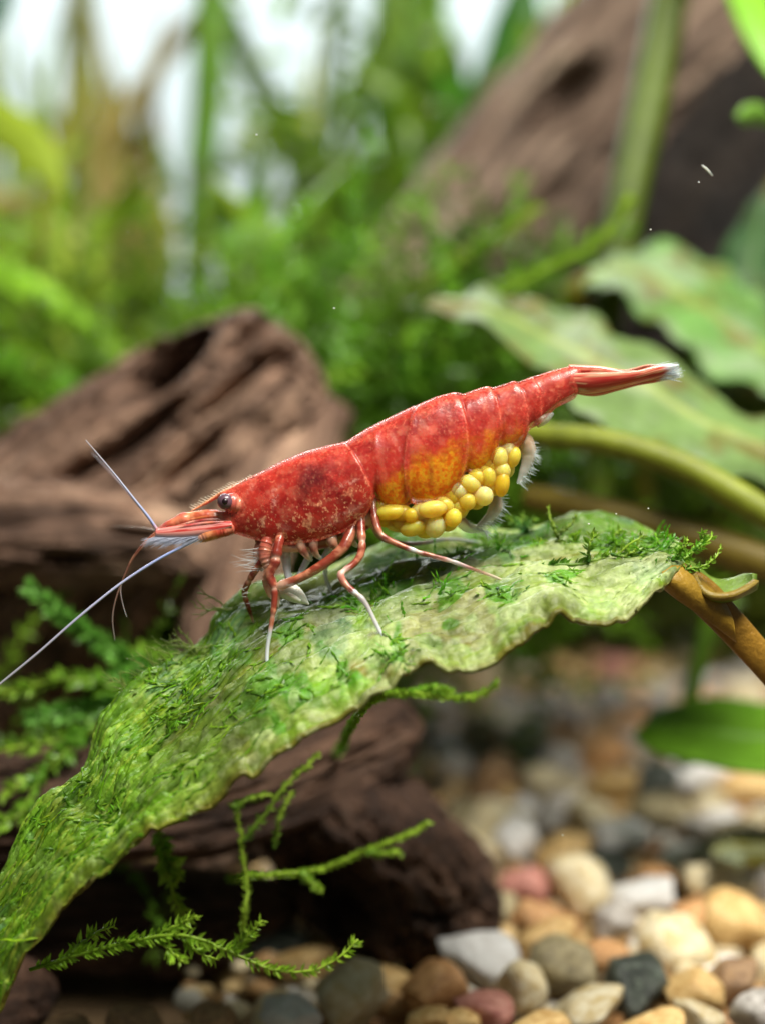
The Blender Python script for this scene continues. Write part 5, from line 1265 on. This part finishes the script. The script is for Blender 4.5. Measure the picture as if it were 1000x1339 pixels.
BLU = (150, 160, 200); GB = (176, 182, 204)
flag("feeler", [(208, 694, -9, 4.2), (196, 676, -12, 3.8), (176, 650, -16, 3.0), (150, 616, -22, 2.2), (118, 577, -30, 1.3)], [(0, (214, 150, 140)), (0.08, BLU), (0.5, GB, 0.9), (1, (190, 186, 196), 0.6)])
flag("feeler", [(206, 695, 9, 3.8), (190, 674, 22, 3.2), (168, 652, 44, 2.6), (140, 624, 76, 2.2), (98, 587, 130, 1.6)], [(0, (200, 140, 140)), (0.1, (130, 120, 150)), (0.5, (160, 150, 160), 0.8), (1, (160, 150, 156), 0.4)])
flag("feeler", [(205, 696, -9, 2.6), (192, 708, -10, 2.4), (176, 728, -11, 2.2), (165, 752, -12, 2.0), (160, 770, -12, 1.7), (163, 790, -12, 1.3), (168, 806, -12, 0.8)], [(0, (190, 110, 90)), (0.2, (120, 70, 56)), (0.6, (110, 80, 66)), (0.75, (150, 140, 140), 0.8), (1, (170, 166, 166), 0.6)])
flag("feeler", [(205, 697, 9, 2.6), (188, 712, 10, 2.4), (172, 732, 10, 2.2), (160, 758, 10, 2.0), (150, 785, 10, 1.7), (146, 810, 10, 1.5), (149, 838, 10, 0.9)], [(0, (190, 110, 90)), (0.3, (140, 90, 70)), (0.7, (130, 110, 100)), (1, (160, 156, 150), 0.7)])
flag("antenna", [(263, 704, -18, 3.8), (240, 715, -20, 3.6), (205, 734, -24, 3.5), (160, 764, -30, 3.4), (110, 805, -40, 3.3), (60, 850, -52, 3.2), (10, 892, -64, 3.0), (-40, 935, -78, 2.6)], [(0, (196, 196, 220)), (0.1, (140, 156, 206)), (0.3, (170, 174, 206), 0.95), (0.7, (150, 150, 164), 0.9), (1, (150, 156, 156), 0.8)], 120)
flag("antenna", [(263, 704, 18, 2.6), (230, 700, 40, 2.2), (190, 693, 75, 1.6), (160, 690, 110, 1.2), (120, 690, 160, 0.8)], [(0, (206, 196, 200)), (0.3, (200, 190, 190), 0.5), (1, (200, 190, 186), 0.25)])
mb = MB()
for x0 in np.linspace(254, 330, 24):
    y0 = float(np.interp(x0, xs, top)) + 0.5
    hair(mb, S(x0, y0, rs.uniform(-1, 1)), -RT * 0.9 + UP * 0.42, rs.uniform(6, 9) * PXC * (1 if x0 < 312 else 0.5), 0.75, (236, 216, 190), 0.1, 0.9)
tag(mb.build("rostrum_bristles", M_LIMB, SH), kind="stuff")

# eggs
eggs = [(511,675,22,11,-.1,-20),(537,679,11,10,0,-27),(564,671,19,12,-.15,-26),(541,694,20,12,-.3,-16),(568,692,14,15,.3,-22),(591,682,10.5,13.5,.35,-26),(592,656,13,12,0,-18),(613,638,15,12,.1,-22),(609,661,11,11.5,0,-25),
 (631,654,12.5,13,.3,-22),(637,629,13,15,-.3,-14),(654,638,9.5,18,.12,-18),(651,604,12,15,.2,-16),(669,603,10,13.5,.2,-14),(628,640,12,12,0,-6),(580,668,13,12,0,-10),(504,686,12,9,0,-6),(520,690,16,11,.2,-2),(556,700,12,9,0,2),
 (600,672,12,12,0,0),(622,660,12,12,0,4),(644,620,13,13,0,0),(661,618,11,12,0,2),(585,690,12,11,0,6),(640,645,12,13,.3,8),(540,682,16,13,0,12),(570,680,16,13,0,14),(603,655,15,14,0,16),(636,632,14,13,0,16),(660,606,11,12,0,14),
 (498,668,12,10,0,-18),(526,676,14,11,.2,-19),(549,674,14,12,-.2,-20),(580,666,14,12,.3,-20),(600,648,13,12,0,-18),(622,630,13,12,0,-16),(642,616,12,12,0,-14),(655,622,11,13,.3,-20),(645,640,12,14,.2,-14),(622,648,13,12,0,-18),(600,668,13,12,.2,-16),(578,686,13,12,0,-14),(554,686,14,11,0,-16),(524,688,14,10,0,-14),(664,596,11,12,0,-12)]
for i, (x0, y0, rx, ry, ang, la) in enumerate(eggs):
    ca_, sa_ = math.cos(ang), math.sin(ang)
    b = MB()
    yc = [(250, 206, 76), (246, 194, 60), (252, 216, 108), (248, 206, 82), (253, 224, 140)][i % 5]; y0 -= 5; rx, ry, ang, la = rx * rs.uniform(0.95, 1.1), ry * rs.uniform(0.95, 1.1), ang + rs.uniform(-.3, .3), la + rs.uniform(-3, 3)
    ellipsoid(b, S(x0, y0, la), ((RT * ca_ - UP * sa_) * rx * PXC, (RT * sa_ + UP * ca_) * ry * PXC, FW * (rx + ry) * 0.47 * PXC), 22, 16, linv(yc))
    v_ = b.v[0]; b.v[0] = v_ + (v_ - S(x0, y0, la)) * (0.16 * (fbm(v_ * 9 + i, 2) - 0.5))[:, None]
    b.build("egg", M_EGG, SH)
# swimming legs and their pale fringe behind the eggs
for (r_, nm) in [([(676, 570, -4, 12), (686, 580, -4, 12), (690, 596, -4, 9), (684, 616, -4, 6), (676, 632, -4, 2)], 0), ([(640, 640, 2, 9), (648, 660, 2, 9), (640, 676, 2, 7), (622, 690, 2, 2)], 1), ([(600, 680, 4, 8), (612, 690, 4, 7), (626, 692, 4, 5), (632, 694, 4, 2)], 2), ([(700, 552, -6, 8), (709, 549, -6, 7), (716, 545, -6, 5), (722, 541, -6, 2)], 3)]:
    o_ = limb("swimming_leg", r_, [(0, (196, 150, 110), 0.75), (0.5, (200, 190, 170), 0.5), (1, (210, 214, 216), 0.4)], n=30)
    if nm == 3: continue
    b = MB(); a_ = np.array(r_, float)
    for _ in range(120):
        w = rs.uniform(0, 1); q_ = np.array([np.interp(w * (len(a_) - 1), np.arange(len(a_)), a_[:, j]) for j in range(4)])
        dx = RT * rs.uniform(0.4, 1.0) - UP * rs.uniform(0.1, 0.9)
        hair(b, S(q_[0] + q_[3] * 0.6, q_[1], q_[2] + rs.uniform(-6, 6)), dx, rs.uniform(7, 16) * PXC, 0.5, (214, 222, 222), 0.2, 0.5)
    tag(b.build("fringe", M_LIMB, o_), kind="stuff")

# tail fan
def blade(name, rows, colors_top, colors_low, th=2.2, bow=2.0, seed=0, nu=90, nv=16):
    """rows: px, py, lateral, half width px, tilt of the blade toward the viewer"""
    q = catmull(np.array(rows, float), nu)
    tg = np.gradient(q[:, :2], axis=0); tg /= np.linalg.norm(tg, axis=1)[:, None]
    nrm = np.stack([-tg[:, 1], tg[:, 0]], 1)
    v_ = np.linspace(-1, 1, nv)
    xx = q[:, 0][:, None] + nrm[:, 0][:, None] * q[:, 3][:, None] * v_ ; yy = q[:, 1][:, None] + nrm[:, 1][:, None] * q[:, 3][:, None] * v_
    ll = q[:, 2][:, None] + q[:, 4][:, None] * v_ - bow * (1 - v_ ** 2)
    u_ = np.linspace(0, 1, nu)[:, None]
    st = fbm(np.stack([u_ * 3 + 0 * v_, v_ * 5 + 0 * u_, 0 * u_ * v_ + seed], -1), 4)
    one_ = np.ones((nu, nv, 3))
    cl = mixc(one_ * linv(colors_low), one_ * linv(colors_top), sstep(0.38, 0.62, st))
    cl = mixc(cl, one_ * linv((240, 190, 150)), 0.85 * sstep(0.55, 0.63, fbm(np.stack([u_ * 3 + 0 * v_, v_ * 9 + 0 * u_, 0 * u_ * v_ + seed + 5], -1), 3)))
    cl = mixc(cl, one_ * linv((244, 190, 164)), 0.6 * np.exp(-((np.abs(v_) - 1) / 0.16) ** 2)[None, :] * np.ones((nu, 1)))
    cl = mixc(cl, one_ * linv((130, 26, 26)), 0.5 * np.exp(-((np.abs(v_) - 0.62) / 0.12) ** 2)[None, :] * np.ones((nu, 1)))
    tipm = sstep(0.80, 0.94, u_ + 0.05 * np.abs(v_) + 0.14 * (st - 0.5))
    cl = mixc(cl, one_ * linv((220, 230, 236)), tipm * np.ones((nu, nv)))
    al = 0.92 - 0.6 * tipm * np.ones((nu, nv))
    b = MB(); sheet(b, S(xx, yy, ll), th * PXC, np.concatenate([cl, al[..., None]], 2).reshape(-1, 4))
    return b.build(name, M_LIMB, SH)
blade("telson", [(742, 487, 0, 9, 4), (780, 488, -2, 8, 4), (812, 491, -3, 6, 3), (842, 490, -3, 4, 2), (866, 485, -3, 1.2, 1)], (214, 96, 78), (186, 56, 46), 3, 5, 1)
TB = [blade("tail_blade", [(742, 500, -9, 10, 3), (768, 502, -13, 13, 5), (800, 499, -16, 10.5, 5), (830, 494, -17, 7.5, 5), (852, 488, -16, 7.5, 4), (868, 484, -14, 6.5, 3), (884, 480, -13, 2.5, 2)], (228, 104, 86), (192, 52, 46), 1.6, 5, 2),
      blade("tail_blade", [(744, 507, -5, 6, 3), (775, 509, -7, 9, 4), (805, 502, -9, 9, 5), (832, 497, -10, 7, 5), (856, 493, -9, 7, 4), (886, 491, -8, 2, 2)], (224, 96, 80), (196, 58, 50), 1.6, 3, 3),
      blade("tail_blade", [(742, 494, 8, 10, 4), (770, 495, 12, 12, 5), (800, 496, 15, 10, 5), (830, 489, 16, 8, 5), (850, 483, 15, 7, 4), (876, 479, 13, 2, 2)], (206, 88, 72), (176, 52, 44), 1.6, -4, 4),
      blade("tail_blade", [(744, 502, 5, 8, 3), (780, 503, 7, 9, 4), (810, 499, 8, 9, 5), (838, 493, 9, 8, 5), (862, 487, 8, 6, 4), (884, 486, 7, 2, 2)], (210, 94, 76), (180, 58, 46), 1.6, -3, 5)]
for q_, (x0, y0, la) in enumerate([(872, 483, -14), (874, 491, -9), (868, 481, 14), (874, 487, 8)]):
    b = MB()
    for _ in range(45):
        hair(b, S(x0 + rs.uniform(-16, 8), y0 + rs.uniform(-6, 7), la + rs.uniform(-2, 2)), RT * 1.0 + UP * rs.uniform(-.25, .3), rs.uniform(7, 15) * PXC, 0.42, (226, 236, 242), 0.06, 0.5)
    tag(b.build("fringe", M_LIMB, TB[q_]), kind="stuff")

# ------------------------------------------------------------------ specks drifting in the water
M_SPECK = vcol_mat("speck", rough=0.4, sss=0.3)
for (x0, y0, d, r_) in [(336, 176, 8.1, 1.6), (437, 403, 8.0, 1.6), (850, 300, 8.0, 1.4), (913, 238, 8.1, 1.4), (769, 685, 7.9, 1.8), (805, 672, 7.9, 1.4), (847, 665, 7.9, 1.2), (735, 1092, 7.9, 1.2), (512, 795, 7.6, 1.2)]:
    b = MB(); sc_ = d / FPX; w = P(x0, y0, d)
    ellipsoid(b, w, (RT * r_ * 0.8 * sc_, UP * r_ * 0.6 * sc_, FW * r_ * 0.6 * sc_), 10, 8, linv((236, 236, 228)))
    b.v[0] = b.v[0] + (b.v[0] - w) * (fbm(b.v[0] * 200, 2) - 0.5)[:, None]
    tag(b.build("floating_speck", M_SPECK, loc=w), "tiny pale speck drifting in the clear water", "speck", "specks drifting in the water")
b = MB(); tube(b, P(np.array([917, 922, 926, 931]), np.array([216, 220, 224, 230]), np.full(4, 8.2)), np.array([0.6, 1.3, 1.2, 0.5]) * 8.2 / FPX, 8, linv((206, 206, 196)))
tag(b.build("floating_fibre", M_SPECK), "short pale fibre drifting before the dark gap under the trunk", "fibre")
